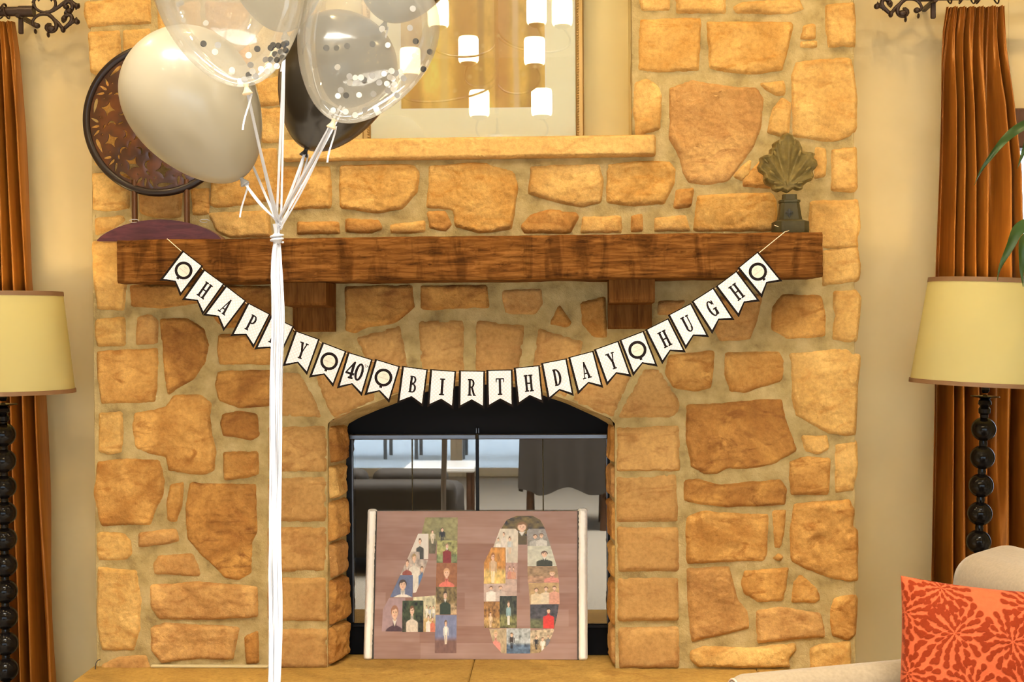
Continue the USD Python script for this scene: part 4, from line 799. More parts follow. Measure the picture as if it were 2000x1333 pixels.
cd_mesh = T(*vf(m3.Manifold.cylinder(.0004, .0062, .0062, 20)))
for key, (c1, l1, c2, l2) in CONF.items():
    B = BAL[key]
    for colr, lst in ((c1, l1), (c2, l2)):
        for j, (x, y) in enumerate(KC(lst)):
            d = ray(x, y); d = d / np.linalg.norm(d); tt = np.linspace(1.8, 4.2, 2400); ins = np.nonzero(b_inside(B, CAM + tt[:, None] * d))[0]
            if not len(ins): continue
            back = (j % 3 == 1); t_ = tt[ins[-1]] - .004 if back else tt[ins[0]] + .004
            if ins[-1] - ins[0] < 12: t_ = tt[(ins[0] + ins[-1]) // 2]
            r_ = np.random.default_rng(j + 31 * len(lst)); nrm = -d + r_.uniform(-.35, .35, 3)
            m = moved(cd_mesh, CAM + d * t_, axes(nrm))
            obj('confetti', m, 'confetti_' + ('grey' if colr == 'white' and j % 3 == 0 else colr), label=f'{"black" if colr == "black" else "pale"} paper confetti dot inside {NAME[key]}', cat='confetti', group=f'{colr} confetti in {NAME[key]}')

# ------------------------------------------------------------------ photo collage board leaning in the firebox opening
bo = PZ(930, 1289, ZH) + EZ * .001; bn = np.array([0, -math.cos(.10), math.sin(.10)]); bv = np.array([0, math.sin(.10), math.cos(.10)])
def BP(px, py): q = PP(px, py, bo, bn) - bo; return q[0], float(np.dot(q, bv))
col = thing('photo_board', 'wood print board with a number 40 made of photographs leaning in the firebox opening', 'board', tuple(bo))
def bplate(p, h, lift): return plate(p, bo, EX, bv, h, lift)
bx0, bx1, bz1 = BP(731, 1150)[0], BP(1134, 1150)[0], BP(930, 999)[1]
obj('panel', bplate(sbox(bx0, 0.0, bx1, bz1), .012, -.012), 'white_foam', col)
def sheet(polys, fn, lift, step):
    """a thin printed sheet: polygon filled with points, each tinted by fn(u, v) of the polygon's own box"""
    pts, tri, rings = tri_fill(polys, step, jit=.05, seed=1); x0, y0, x1, y1 = polys.bounds
    u, v = (pts[:, 0] - x0) / (x1 - x0), (pts[:, 1] - y0) / (y1 - y0)
    return T(bo + pts[:, :1] * EX + pts[:, 1:] * bv + lift * bn, tri), fn(u, v)
def planks(u, v):
    row = np.floor(v * 9); r = np.random.default_rng(5); off = r.random(10); tone = r.uniform(-.05, .06, (10, 6))
    cx_ = np.floor(u * 2.6 + off[row.astype(int) % 10] * 3) % 6; t = tone[row.astype(int) % 10, cx_.astype(int)]
    g = fb(np.stack([u * 5 + row * 7, v * 55], 1), 1, 4, 4) - .5; g2 = fb(np.stack([u * 12, v * 16 + row], 1), 1, 9, 3) - .5
    e = np.clip(1 - np.abs((v * 9) % 1 - .0) / .06, 0, 1) * .03
    return np.clip(np.array([.345, .215, .185]) + (.7 * t + .11 * g + .08 * g2 - .7 * e)[:, None] * np.array([1.1, 1.0, 1.0]), .02, 1)
m_, c_ = sheet(sbox(bx0, 0, bx1, bz1), planks, .0012, .0040)
obj('plank_print', m_, 'board_print', col, smooth=True, col=c_, label='pinkish brown plank print behind the photographs')
for a0, b0, a1, b1 in ((719, 1289, 727, 998), (1138, 1291, 1137.5, 997)):
    p0, p1 = BP(a0, b0), BP(a1, b1); w = .0125; q = Polygon([(p0[0] - w, 0), (p0[0] + w, 0), (p1[0] + w, p1[1]), (p1[0] - w, p1[1])])
    obj('foam_edge', rock(q, bo + bn * .0, EX, bv, .0008, int(a0), proud=.014, edge=.010, amp=.001, depth=.014, step=.006), 'white_foam', col, smooth=50, label='white foam edge strip')
    s = 1 if a0 < 900 else -1; q = Polygon([(p0[0] + s * w, 0), (p0[0] + s * (w + .007), 0), (p1[0] + s * (w + .006), bz1), (p1[0] + s * w, bz1)]); obj('edge_binding', bplate(q.buffer(0), .003, .001), 'dark_edging', col)
SK, HR = (.78, .54, .38), (.16, .09, .05)
def ell(u, v, cx_, cy_, rx, ry): return np.clip((1.15 - ((u - cx_) / rx) ** 2 - ((v - cy_) / ry) ** 2) * 4, 0, 1)[:, None]
def snap(bg, bg2=None, folks=(), nz=.12, seed=0):
    """painter of a snapshot: ground colours and people (x, head y, head size, shirt, hair[, legs colour])"""
    def fn(u, v):
        p = np.stack([u, v], 1); c = np.array(bg)[None] * np.ones((len(u), 1))
        if bg2 is not None: m = np.clip((.38 - v) * 8 + .5, 0, 1)[:, None]; c = c * (1 - m) + m * np.array(bg2)
        c = c * (1 + (fb(p * 9, 1, seed, 3) - .5)[:, None] * nz * 8)
        def lay(m, col): nonlocal c; m = np.clip(m, 0, 1); m = m[:, None] if m.ndim == 1 else m; c = c * (1 - m) + m * np.array(col)
        for x, y, s, shirt, hair, *legs in folks:
            k = 1 if legs else 0; g = (1 + .6 * (fb(p * 16, 1, seed + 2, 2) - .5))[:, None]; dx = (u - x) / s; dy = (v - y) / s
            if legs:
                for q in (-.5, .5): lay((.42 - np.abs(dx - q - .12 * q * (dy + 4))) * 6 * (dy < -3.6) * (dy > -7.2), legs[0])
                body = np.clip((1.25 - .10 * np.abs(dy + 2) - np.abs(dx)) * 5, 0, 1) * np.clip((-.9 - dy) * 4, 0, 1) * (dy > -4.0)
                lay(np.clip((.30 - np.abs(np.abs(dx) - 1.45)) * 6, 0, 1) * (dy < -1.4) * (dy > -4.2), np.array(shirt) * .85)
            else:
                body = np.clip((2.25 - .85 * np.clip(1 + (dy + 2.1), 0, 1) ** 2 * 2 - np.abs(dx)) * 4, 0, 1) * np.clip((-1.0 - .20 * np.abs(dx) - dy) * 5, 0, 1)
            c = c * (1 - body[:, None]) + body[:, None] * np.array(shirt) * g
            if not legs: lay(np.clip((.55 + (dy + 1.25) * .45 - np.abs(dx)) * 6, 0, 1) * (dy < -1.1) * (dy > -2.3), (.74, .70, .64) if sum(shirt) < .6 else np.array(shirt) * .55)
            lay(np.clip((.34 - np.abs(dx)) * 8, 0, 1) * (dy > -1.35) * (dy < -.3), np.array(SK) * .85)
            lay(ell(u, v, x, y + .20 * s, s * .86, s * 1.02), hair)
            lay(ell(u, v, x, y - .16 * s, s * .68, s * .90) * np.clip((.62 - dy + .1 * np.sin(dx * 5)) * 6, 0, 1)[:, None], np.array(SK)); lay(ell(u, v, x + .35 * s, y - .3 * s, s * .3, s * .6) * .25, (.55, .33, .22))
            if s > .09:
                for q in (-.27, .27): lay(ell(u, v, x + q * s, y + .02 * s, s * .12, s * .08), (.14, .08, .05)); lay(ell(u, v, x + q * s, y + .20 * s, s * .17, s * .05), np.array(hair))
                lay(ell(u, v, x, y - .52 * s, s * .26, s * .08), (.66, .30, .24)); lay(ell(u, v, x + .04 * s, y - .22 * s, s * .10, s * .14) * .5, (.62, .38, .26))
        return np.clip(c, .01, .95)
    return fn
KL, KR = crop(700, 980, 4.165), crop(930, 980, 4.165)
W_, CR, BK = (.82, .78, .72), (.72, .62, .46), (.03, .03, .03)
PHOTOS = [
(KL, '545,130 808,130 806,318 640,318 625,425 575,425 571,262 515,262', snap((.27, .25, .11), (.16, .14, .08), [(.30, .60, .045, CR, HR, CR), (.57, .66, .05, BK, HR, BK)], .2, 1)),
(KL, '487,262 572,262 568,470 500,470 498,410 425,408', snap((.70, .66, .60), None, [(.52, .70, .10, (.06, .06, .05), HR)], .02, 2)),
(KL, '640,318 806,318 804,500 636,500', snap((.34, .33, .12), (.20, .24, .10), [(.5, .76, .095, (.24, .025, .02), (.30, .18, .10))], .3, 3)),
(KL, '636,500 804,500 803,695 632,695', snap((.32, .13, .05), None, [(.5, .58, .17, (.74, .19, .13), (.66, .38, .2))], .1, 4)),
(KL, '632,695 803,695 800,920 628,920', snap((.22, .16, .06), (.5, .36, .2), [(.45, .70, .12, (.035, .055, .03), (.05, .03, .02))], .35, 5)),
(KL, '625,925 800,925 797,1235 622,1235', snap((.20, .23, .40), (.22, .12, .10), [(.5, .78, .075, W_, HR, (.84, .74, .58))], .1, 6)),
(KL, '425,408 498,410 500,470 568,475 545,540 510,640 470,740 445,745 443,600 340,600', snap((.45, .38, .33), (.30, .28, .30), [(.5, .84, .09, (.74, .70, .62), (.34, .24, .10)), (.25, .72, .08, (.30, .08, .06), HR), (.78, .58, .06, (.12, .22, .45), HR)], .3, 7)),
(KL, '340,600 443,600 440,780 258,780', snap((.14, .17, .30), None, [(.56, .56, .2, W_, (.07, .045, .035))], .08, 8)),
(KL, '250,785 382,785 382,808 358,810 355,1058 190,1058 200,880', snap((.40, .28, .30), None, [(.55, .56, .18, (.09, .05, .065), (.36, .17, .10))], .06, 9)),
(KL, '360,808 530,808 527,1062 357,1062', snap((.055, .075, .03), (.05, .05, .03), [(.46, .68, .13, (.68, .60, .50), (.20, .09, .04))], .4, 10)),
(KL, '445,780 630,765 627,1062 530,1062 530,808 445,806', snap((.58, .54, .36), (.50, .36, .16), [(.6, .68, .04, W_, HR, W_), (.75, .66, .04, (.5, .55, .62), HR, W_), (.9, .67, .04, W_, HR, (.4, .4, .5)), (.68, .40, .05, W_, HR), (.86, .36, .05, (.66, .2, .12), HR)], .25, 11)),
(KR, '205,220 250,150 330,118 460,118 520,150 560,222 430,222 412,240 412,352 342,352 342,240 320,222', snap((.13, .09, .02), None, [(.47, .62, .14, (.10, .07, .02), (.24, .12, .04))], .5, 12)),
(KR, '195,222 320,222 342,245 338,500 242,498 240,375 140,372', snap((.66, .60, .50), (.62, .56, .46), [(.42, .84, .055, (.72, .66, .60), HR), (.66, .70, .06, (.52, .56, .56), HR, (.68, .50, .36)), (.2, .68, .05, W_, HR)], .1, 13)),
(KR, '125,375 240,375 238,668 62,670 64,500', snap((.52, .24, .045), (.70, .50, .16), [(.42, .74, .10, (.64, .46, .28), (.30, .12, .03), (.86, .76, .52))], .25, 14)),
(KR, '242,498 336,500 334,632 238,630', snap((.50, .32, .27), None, [(.35, .66, .09, (.62, .28, .2), HR), (.68, .64, .09, (.64, .34, .22), HR)], .15, 15)),
(KR, '62,672 238,668 238,632 334,632 330,768 192,770 192,812 62,815', snap((.56, .42, .36), None, [(.22, .6, .07, W_, HR), (.5, .62, .07, (.60, .5, .44), HR)], .12, 16)),
(KR, '62,815 192,815 192,1028 65,1028', snap((.34, .17, .045), (.44, .28, .10), [(.42, .52, .07, (.80, .62, .40), HR, (.80, .62, .42))], .35, 17)),
(KR, '192,770 330,768 330,1028 192,1028', snap((.05, .055, .03), (.20, .20, .07), [(.52, .74, .09, (.30, .46, .50), HR, W_)], .4, 18)),
(KR, '105,1035 247,1033 247,1238 210,1235 140,1160', snap((.48, .38, .24), None, [(.38, .78, .13, (.74, .30, .26), (.60, .42, .22))], .15, 19)),
(KR, '247,1033 442,1033 440,1238 247,1238', snap((.42, .46, .48), (.11, .17, .27), [(.22, .74, .075, (.06, .045, .04), HR, (.03, .03, .035))], .3, 20)),
(KR, '442,1050 625,1035 635,1045 590,1160 520,1230 440,1238', snap((.54, .44, .30), (.34, .25, .13), [(.25, .64, .065, BK, HR, BK), (.52, .58, .065, W_, HR, W_), (.75, .7, .05, (.2, .2, .22), HR)], .3, 21)),
(KR, '430,222 560,222 605,362 418,362 412,240', snap((.30, .28, .26), (.26, .25, .22), [(.35, .55, .11, (.45, .44, .42), HR), (.62, .6, .11, (.60, .58, .54), HR)], .15, 22)),
(KR, '418,362 605,362 655,525 418,527', snap((.58, .58, .48), None, [(.58, .60, .13, (.045, .045, .02), (.10, .05, .03))], .1, 23)),
(KR, '418,527 658,527 675,660 420,660', snap((.36, .24, .13), (.46, .28, .17), [(.78, .56, .12, (.68, .28, .22), (.48, .28, .14))], .2, 24)),
(KR, '425,662 672,660 680,835 437,838', snap((.50, .34, .16), (.48, .33, .18), [(.25, .66, .08, (.72, .60, .40), HR), (.56, .72, .08, (.70, .60, .44), HR), (.83, .75, .08, (.66, .34, .24), HR)], .15, 25)),
(KR, '440,840 672,838 660,920 635,1035 442,1030', snap((.07, .065, .075), (.14, .15, .07), [(.64, .74, .09, (.66, .045, .03), (.05, .03, .02))], .3, 26))]
for k, (K, s, fn) in enumerate(PHOTOS):
    q = Polygon([BP(*p) for p in K(s)]).buffer(0); q = q if q.geom_type == 'Polygon' else max(q.geoms, key=lambda g: g.area)
    if k == 1: pass
    m_, c_ = sheet(q, fn, .0020, .0022)
    obj('photograph', m_, 'photo_gloss', col, smooth=True, col=c_)

# ------------------------------------------------------------------ curtains, rods
YCU = 0.17
def curtain(name, left, right, ztop, zbot, folds, label, seed, pleat=.12):
    """left, right: (px, py) rows of the edges from top to bottom"""
    L_ = np.array([P(*p, YCU)[[0, 2]] for p in left]); R_ = np.array([P(*p, YCU)[[0, 2]] for p in right]); n, m = 90, 261
    zz = np.linspace(ztop, zbot, n); u = np.linspace(0, 1, m); V = []
    for z in zz:
        xl = np.interp(-z, -L_[:, 1], L_[:, 0]); xr = np.interp(-z, -R_[:, 1], R_[:, 0]); d = np.clip((ztop - z) / .35, 0, 1); dd = np.clip((ztop - z) / 2.2, 0, 1)
        w1 = fb(np.stack([u * 3.0, np.full(m, z * .45)], 1), 1, seed, 3) - .5; ph = u * folds + 2.6 * w1 * (.35 + .65 * d)
        sharp = np.cos(2 * PI * ph); sharp = np.sign(sharp) * np.abs(sharp) ** (.75 + .25 * d)
        amp = (.009 + .035 * d + .014 * dd) * (.20 + 1.5 * fb(np.stack([u * 5, np.full(m, z * .3)], 1), 1, seed + 3, 2)); y = -amp * sharp + .010 * w1
        y += (1 - d) * -.010 * np.cos(2 * PI * u * folds * 3) ; x = xl + (xr - xl) * (u + .012 * np.sin(2 * PI * ph * 1.0 + .8) * d)
        V.append(np.stack([x, YCU + y, np.full(m, z)], 1))
    V = np.vstack(V); c = thing(name, label, 'curtain', (V[:, 0].mean(), YCU, zbot))
    obj('panel', T(V, grid_faces(n, m)), 'curtain_silk', c, smooth=True); return c
KRt = [(1846, 14), (1838, 60), (1834, 120), (1830, 250), (1822, 500), (1816, 800), (1808, 1130), (1806, 1400)]
zt = P(1900, 13, YCU)[2]
cR = curtain('curtain', KRt, [(1962, 14), (1964, 100), (1975, 230), (1986, 330), (1990, 600), (1992, 1130), (1994, 1400)], zt, .03, 6.4, 'copper silk curtain hanging behind the right lamp', 11)
zt2 = P(5, 42, YCU)[2]
cL = curtain('curtain', [(-130, 40), (-135, 300), (-140, 1333)], [(26, 40), (34, 100), (46, 250), (62, 560), (84, 770), (100, 1100), (112, 1333), (114, 1420)], zt2, .03, 9.5, 'copper silk curtain hanging behind the left lamp', 23)
v = [P(1968 + dx, y, YCU + .02) for y, dx in ((300, 0), (380, 2), (470, 4), (540, 5), (760, 24), (1000, 20))]
obj('lining', tube(v, .006, 8), 'curtain_lining', cR, label='pale lining edge')
# scrolled rod finial, drawn once in pixels of the left rod (joint at 64,22) and mirrored for the right one
KFI = crop(0, 0, 11.76)
SCROLL = [('770,80 800,-20 900,-90 1050,-105 1200,-60 1275,60 1250,180 1150,260 1030,285 900,250 810,180 775,100', 30, 30), ('895,555 850,600 780,590 745,530 770,450 850,365 1000,325 1140,350 1230,440 1290,540 1285,650 1200,715 1110,690 1080,630 1110,590 1150,600', 26, 52),
          ('1060,290 1200,250 1330,170 1450,80 1580,-10 1700,-80', 34, 44), ('1120,335 1250,450 1370,570 1450,650 1550,590 1640,480 1645,380 1580,330 1500,380 1460,430 1490,480', 34, 48), ('1500,270 1600,275 1660,190 1640,80 1570,40 1500,80 1490,140 1540,165', 40, 44),
          ('1620,-20 1700,90 1780,150', 24, 60), ('1600,580 1680,500 1770,470', 26, 58), ('900,0 870,-40 930,-70', 30, 30), ('1160,10 1190,-40 1140,-70', 30, 30)]
LEAFS = [(1180, 660, 95, 70), (850, 590, 70, 62), (1770, 500, 62, 62), (1775, 140, 60, 60), (1530, 155, 58, 48), (1490, 420, 50, 52), (1450, 680, 52, 70), (1600, 250, 66, 60), (1110, 800, 28, 60), (815, 720, 26, 55)]
def rod_finial(parent, f):
    ts = []
    for s, ra, rb in SCROLL:
        q = spline([np.array(p) for p in KFI(s)], 40); rr = np.linspace(ra, rb, 40) * (1 + .35 * np.linspace(-1, 1, 40) ** 8) / 11.76 / 560 * 1.15
        ts.append(tube([P(*f(*p), YCU - .015) for p in q], rr, 9))
    obj('scroll_finial', cat_(ts), 'rod_iron', parent, smooth=50)
    ls_ = []
    for x, y, a, b in LEAFS:
        c = P(*f(x / 11.76, y / 11.76), YCU - .018); sp = m3.Manifold.sphere(1, 18).scale((a / 11.76 / 500, .013, b / 11.76 / 500)); ls_.append(moved(sp, c))
    obj('finial_leaf', cat_(ls_), 'rod_iron', parent, smooth=True)
def rod(f, x_far, label):
    a, b = P(*f(64, 22), YCU - .012), P(*f(x_far, 22), YCU - .012); b[2] = a[2]
    t = thing('curtain_rod', label, 'curtain rod', tuple((a + b) / 2))
    obj('rod', tube([a, b], .0175, 20), 'rod_iron', t, smooth=40)
    c = P(*f(52, 22), YCU - .012); s = np.sign(b[0] - a[0]); obj('collar', tube([a - EX * s * .004, a + EX * s * .05], .0205, 20), 'rod_iron', t, smooth=40)
    k0, k1 = P(*f(40, 22), YCU), P(*f(40, 66), YCU); obj('bracket', cat_([T(*vf(box(k0[0] - .009, k0[0] + .009, YCU - .002, YCU + .010, k1[2], k0[2] - .01, .003))), T(*vf(box(k0[0] - .009, k0[0] + .009, YCU - .03, YF, k0[2] - .028, k0[2] - .012, .003)))]), 'rod_iron', t)
    rod_finial(t, f); return t
rl = rod(lambda x, y: (x, y), -230, 'dark iron curtain rod with scrolled finial left of the chimney')
rr_ = rod(lambda x, y: (1863 - x, y - 30), -460, 'dark iron curtain rod with scrolled finial right of the chimney')
for xs, par, yy, f in (((1853, 1881, 1899, 1915, 1945), cR, -8, 0), ((12, 4, -30, -60), cL, 22, 0)):
    for i, x in enumerate(xs):
        c = P(x, yy, YCU - .012); obj('ring', tube([c + np.array([.012 * math.sin(a) * (1 if i % 2 else -.6), .026 * math.cos(a), .026 * math.sin(a)]) for a in np.linspace(0, 2 * PI, 28)], .003, 8, False), 'rod_iron', par, smooth=True)

# ------------------------------------------------------------------ floor lamps
def lamp(axis_px, sh, beads_, tilt, YL, label):
    """axis_px: pixel x of the axis at the shade's foot; sh: (y top, y bottom, r top, r bottom) in pixels; beads_: (first y, pitch, radius)"""
    b = P(axis_px, sh[1], YL); sc = (YL - CAM[1]) / FPX; t = thing('floor_lamp', label, 'lamp', (b[0] - math.tan(tilt) * b[2], YL, 0))
    R = np.array([[math.cos(tilt), 0, math.sin(tilt)], [0, 1, 0], [-math.sin(tilt), 0, math.cos(tilt)]])
    def put(nm, prof, mat, seg=48, sm=40, label=None): obj(nm, moved(lathe(prof, seg), b, R), mat, t, smooth=sm, label=label)
    H = (sh[1] - sh[0]) * sc; ra, rb = sh[2] * sc, sh[3] * sc
    put('shade', [(ra, H), (ra + (rb - ra) * .5, H * .5), (rb, 0), (rb - .003, 0), (ra - .003 + (rb - ra) * .5, H * .5), (ra - .003, H), (ra, H)], 'lamp_shade', 72)
    for z0, z1, r_ in ((H - .014, H + .001, ra), (-.001, .013, rb)): put('shade_trim', [(r_ + .0022, z1), (r_ + .0032, (z0 + z1) / 2), (r_ + .0036, z0), (r_ - .004, z0), (r_ - .004, z1), (r_ + .0022, z1)], 'shade_trim', 72, label='brown trim band')
    y0, pit, rad = beads_; z = lambda y: (sh[1] - y) * sc
    pr = [(.0, H * .72), (.012, H * .72), (.012, z(sh[1] + 6)), (.014, z(sh[1] + 10)), (.009, z(sh[1] + 16))]
    put('socket', pr, 'lamp_black')
    pl = z(sh[1] + 26); put('drip_plate', [(.006, pl + .012), (.010, pl + .004), (.046, pl + .008), (.048, pl + .005), (.012, pl - .003), (.010, pl - .008)], 'lamp_black')
    put('collar', [(.009, pl), (.020, pl - .008), (.022, pl - .02), (.014, pl - .028), (.020, pl - .036), (.019, pl - .05), (.013, pl - .056)], 'lamp_black')
    zf = -b[2] / math.cos(tilt); k = 0
    while True:
        zc_ = z(y0 + k * pit); r_ = rad * sc
        if zc_ - 2 * r_ < zf + .05: break
        an = np.linspace(.32, PI - .32, 18); bd = [(r_ * math.sin(a), zc_ + r_ * math.cos(a)) for a in an]
        nk = (pit * sc - 2 * r_ * math.cos(.32)) ; zz_ = zc_ - r_ * math.cos(.32)
        put('bobbin', [(r_ * .34, zc_ + r_ * math.cos(.32) + nk * .5 + .001)] + bd + [(r_ * .34, zz_ - nk * .5 - .001)], 'lamp_black', 36, 50); k += 1
    zl = z(y0 + (k - .5) * pit)
    put('base', [(.012, zl), (.014, zf + .05), (.05, zf + .035), (.13, zf + .022), (.15, zf + .012), (.15, zf + .001), (0, zf + .001)], 'lamp_black')
    obj('bulb', moved(T(*vf(m3.Manifold.sphere(.032, 24))), b + R @ np.array([0, 0, H * .80])), 'lamp_bulb', t, smooth=True)
lamp(1925, (549, 752, 114, 141), (838, 54.5, 23.5), math.radians(2.6), -.16, 'tall black bobbin floor lamp with yellow shade standing by the sofa')
lamp(6, (568, 768, 115, 137), (851, 52.0, 24), 0.0, -.16, 'tall black bobbin floor lamp with yellow shade at the left edge')

# ------------------------------------------------------------------ sofa and cushion
sa_ = math.radians(17); e1 = np.array([-math.cos(sa_), -math.sin(sa_), 0]); e2 = np.array([math.sin(sa_), -math.cos(sa_), 0])
so = P(1880, 1270, -1.0).copy(); so[2] = 0
armz = P(1745, 1290, -1.05)[2] + .027; backz = P(1950, 1063, -.95)[2]
sofa = thing('sofa', 'cream linen sofa with rolled arms at the right edge', 'sofa', tuple(so))
obj('seat', obox(so, e1, e2, -.10, .74, .18, 1.55, .10, .34, .03), 'sofa_linen', sofa, smooth=50)
obj('seat_cushion', obox(so, e1, e2, .0, .74, .19, 1.54, .34, .44, .045), 'sofa_linen', sofa, smooth=50)
def roll(p, q, r, n=20): return m3.Manifold.batch_hull([m3.Manifold.sphere(r, 40).translate(tuple(p)), m3.Manifold.sphere(r, 40).translate(tuple(q))])
def at_(a, b, z): c = so + e1 * a + e2 * b; return np.array([c[0], c[1], z])
back = m3.Manifold.batch_hull([m3.Manifold.sphere(.085, 48).translate(tuple(at_(a, b, z))) for a, z in ((-.13, backz - .085), (-.18, .2), (.02, .2), (-.06, backz - .10)) for b in (.02, 1.5)])
obj('back', back, 'sofa_linen', sofa, smooth=60)
for b0, nm in ((.10, 0), (1.62, 1)):
    sl = (armz - P(1450, 1316, -1.2)[2])
    ar = m3.Manifold.batch_hull([m3.Manifold.sphere(.052, 40).translate(tuple(at_(-.05, b0, armz - .045))), m3.Manifold.sphere(.052, 40).translate(tuple(at_(.69, b0, armz - .056))), m3.Manifold.sphere(.06, 32).translate(tuple(at_(-.05, b0, .16))), m3.Manifold.sphere(.06, 32).translate(tuple(at_(.67, b0, .16)))])
    obj('arm', ar, 'sofa_linen', sofa, smooth=60)
    cc = at_(.69, b0, armz - .056); obj('piping', tube([cc + e1 * .036 + (e2 * math.cos(a) + EZ * math.sin(a)) * .040 for a in np.linspace(0, 2 * PI, 40)], .0032, 8, False), 'sofa_piping', sofa, smooth=True, label='brown piping round the arm front')
for a in (-.1, .62):
    for b in (.1, 1.6): c = at_(a, b, 0); obj('leg', moved(lathe([(.018, 0), (.028, .06), (.03, .12)], 20), c), 'window_wood', sofa, smooth=40)
# velvet cushion
ch = .46; cc = P(1763, 1131, -1.34); ang_c = -.09
cu = np.array([math.cos(-.05) * math.cos(ang_c), math.sin(-.05), math.sin(ang_c)]); cu /= np.linalg.norm(cu); cv = np.array([math.sin(.0), .22, 1.0]) + np.array([.06, 0, 0]); cv -= cu * np.dot(cv, cu); cv /= np.linalg.norm(cv); cn = np.cross(cu, cv)
ctr = cc + cu * ch * .49 - cv * ch * .485
def cushion():
    n = 240; g = np.linspace(-1, 1, n); U, Vv = np.meshgrid(g, g); u, v = U.ravel(), Vv.ravel()
    pin = 1 - .05 * (1 - np.abs(u) ** 2) * np.abs(v) ** 6; pin2 = 1 - .05 * (1 - np.abs(v) ** 2) * np.abs(u) ** 6
    x, y = u * ch / 2 * pin2, v * ch / 2 * pin
    t = .085 * ((1 - np.abs(u) ** 2.6) * (1 - np.abs(v) ** 2.6)) ** .55 + .004
    wr = (fb(np.stack([u * 1.5, v * 1.5], 1), 1, 4, 3) - .5) * .022 * (1 - u ** 2) * (1 - v ** 2) + .006 * (fb(np.stack([u * 6, v * 6], 1), 1, 8, 2) - .5) * np.clip(t / .03, 0, 1)
    line = (v + .20) - .55 * (u - .35); cr = np.exp(-(line / .018) ** 2) * np.clip((u + .15) * 3, 0, 1) * np.clip((1 - u) * 6, 0, 1) * .018 + np.exp(-((v + .46 - .22 * (u + .1)) / .02) ** 2) * np.clip((u + .3) * 4, 0, 1) * np.clip((.6 - u) * 4, 0, 1) * .006
    pat = np.zeros(len(u)); X = u + .02 * np.sin(v * 7); Y = v + .02 * np.sin(u * 6)
    r_ = np.random.default_rng(9)
    for fx, fy, S, ph in ((-.48, .43, .35, 0), (-.60, .93, .30, .2), (-1.0, .62, .30, .7), (.12, .42, .33, .4), (-.95, -.02, .33, .1), (.36, .82, .33, .3), (.28, -.12, .34, .5), (-.30, -.16, .30, .8), (.80, .30, .34, .9), (.92, .86, .3, .6), (-.62, -.55, .34, .2), (.0, -.70, .34, .3), (.62, -.62, .34, .1), (.95, -.20, .3, .5), (-.95, -.92, .3, .4), (.3, -1.0, .3, 0), (.95, -.95, .3, .7)):
        dx, dy = X - fx, Y - fy; r = np.hypot(dx, dy) / S; a = np.arctan2(dy, dx); pet = np.zeros(len(u))
        for k, (rk, hl, n_) in enumerate(((.09, .11, 6), (.27, .145, 10), (.47, .155, 13), (.69, .165, 16), (.92, .165, 18))):
            w_ = a * n_ / (2 * PI) + ph + .5 * k + r_.random(); j = np.floor(w_).astype(int) % n_; jr = r_.uniform(-.05, .05, n_)[j]; ja = r_.uniform(-.10, .10, n_)[j]
            q = w_ % 1 - .5 - ja; e = (r - rk - jr) / hl; pet = np.maximum(pet, np.clip((1 - e ** 2 - (q / (.30 * (1 + .36 * e))) ** 2) * 4, 0, 1))
        pat = np.where(r < 1.2, np.maximum(pat, pet), pat)
    base, vel = np.array([.30, .054, .017]), np.array([.125, .0125, .0012])
    c = base * (1 - pat[:, None]) + vel * pat[:, None]; c = c * (1 + .25 * (fb(np.stack([u * 30, v * 30], 1), 1, 3, 2) - .5))[:, None]
    F = ctr + x[:, None] * cu + y[:, None] * cv + (t + wr - cr + pat * .0015)[:, None] * cn; Bk = ctr + x[:, None] * cu + y[:, None] * cv - t[:, None] * cn
    f = grid_faces(n, n); i = np.arange(n - 1); N = n * n; ed = []
    for e in (np.arange(n), np.arange(n) * n + n - 1, N - 1 - np.arange(n), (n - 1 - np.arange(n)) * n):
        ed += [np.stack([e[:-1], e[:-1] + N, e[1:] + N], 1), np.stack([e[:-1], e[1:] + N, e[1:]], 1)]
    return T(np.vstack([F, Bk]), np.vstack([f, f[:, ::-1] + N] + ed)), np.vstack([c, np.tile(base, (N, 1))])
m_, c_ = cushion(); obj('throw_pillow', m_, 'velvet', smooth=True, col=c_, label='orange velvet throw pillow with rust dahlia pattern on the sofa', cat='pillow')

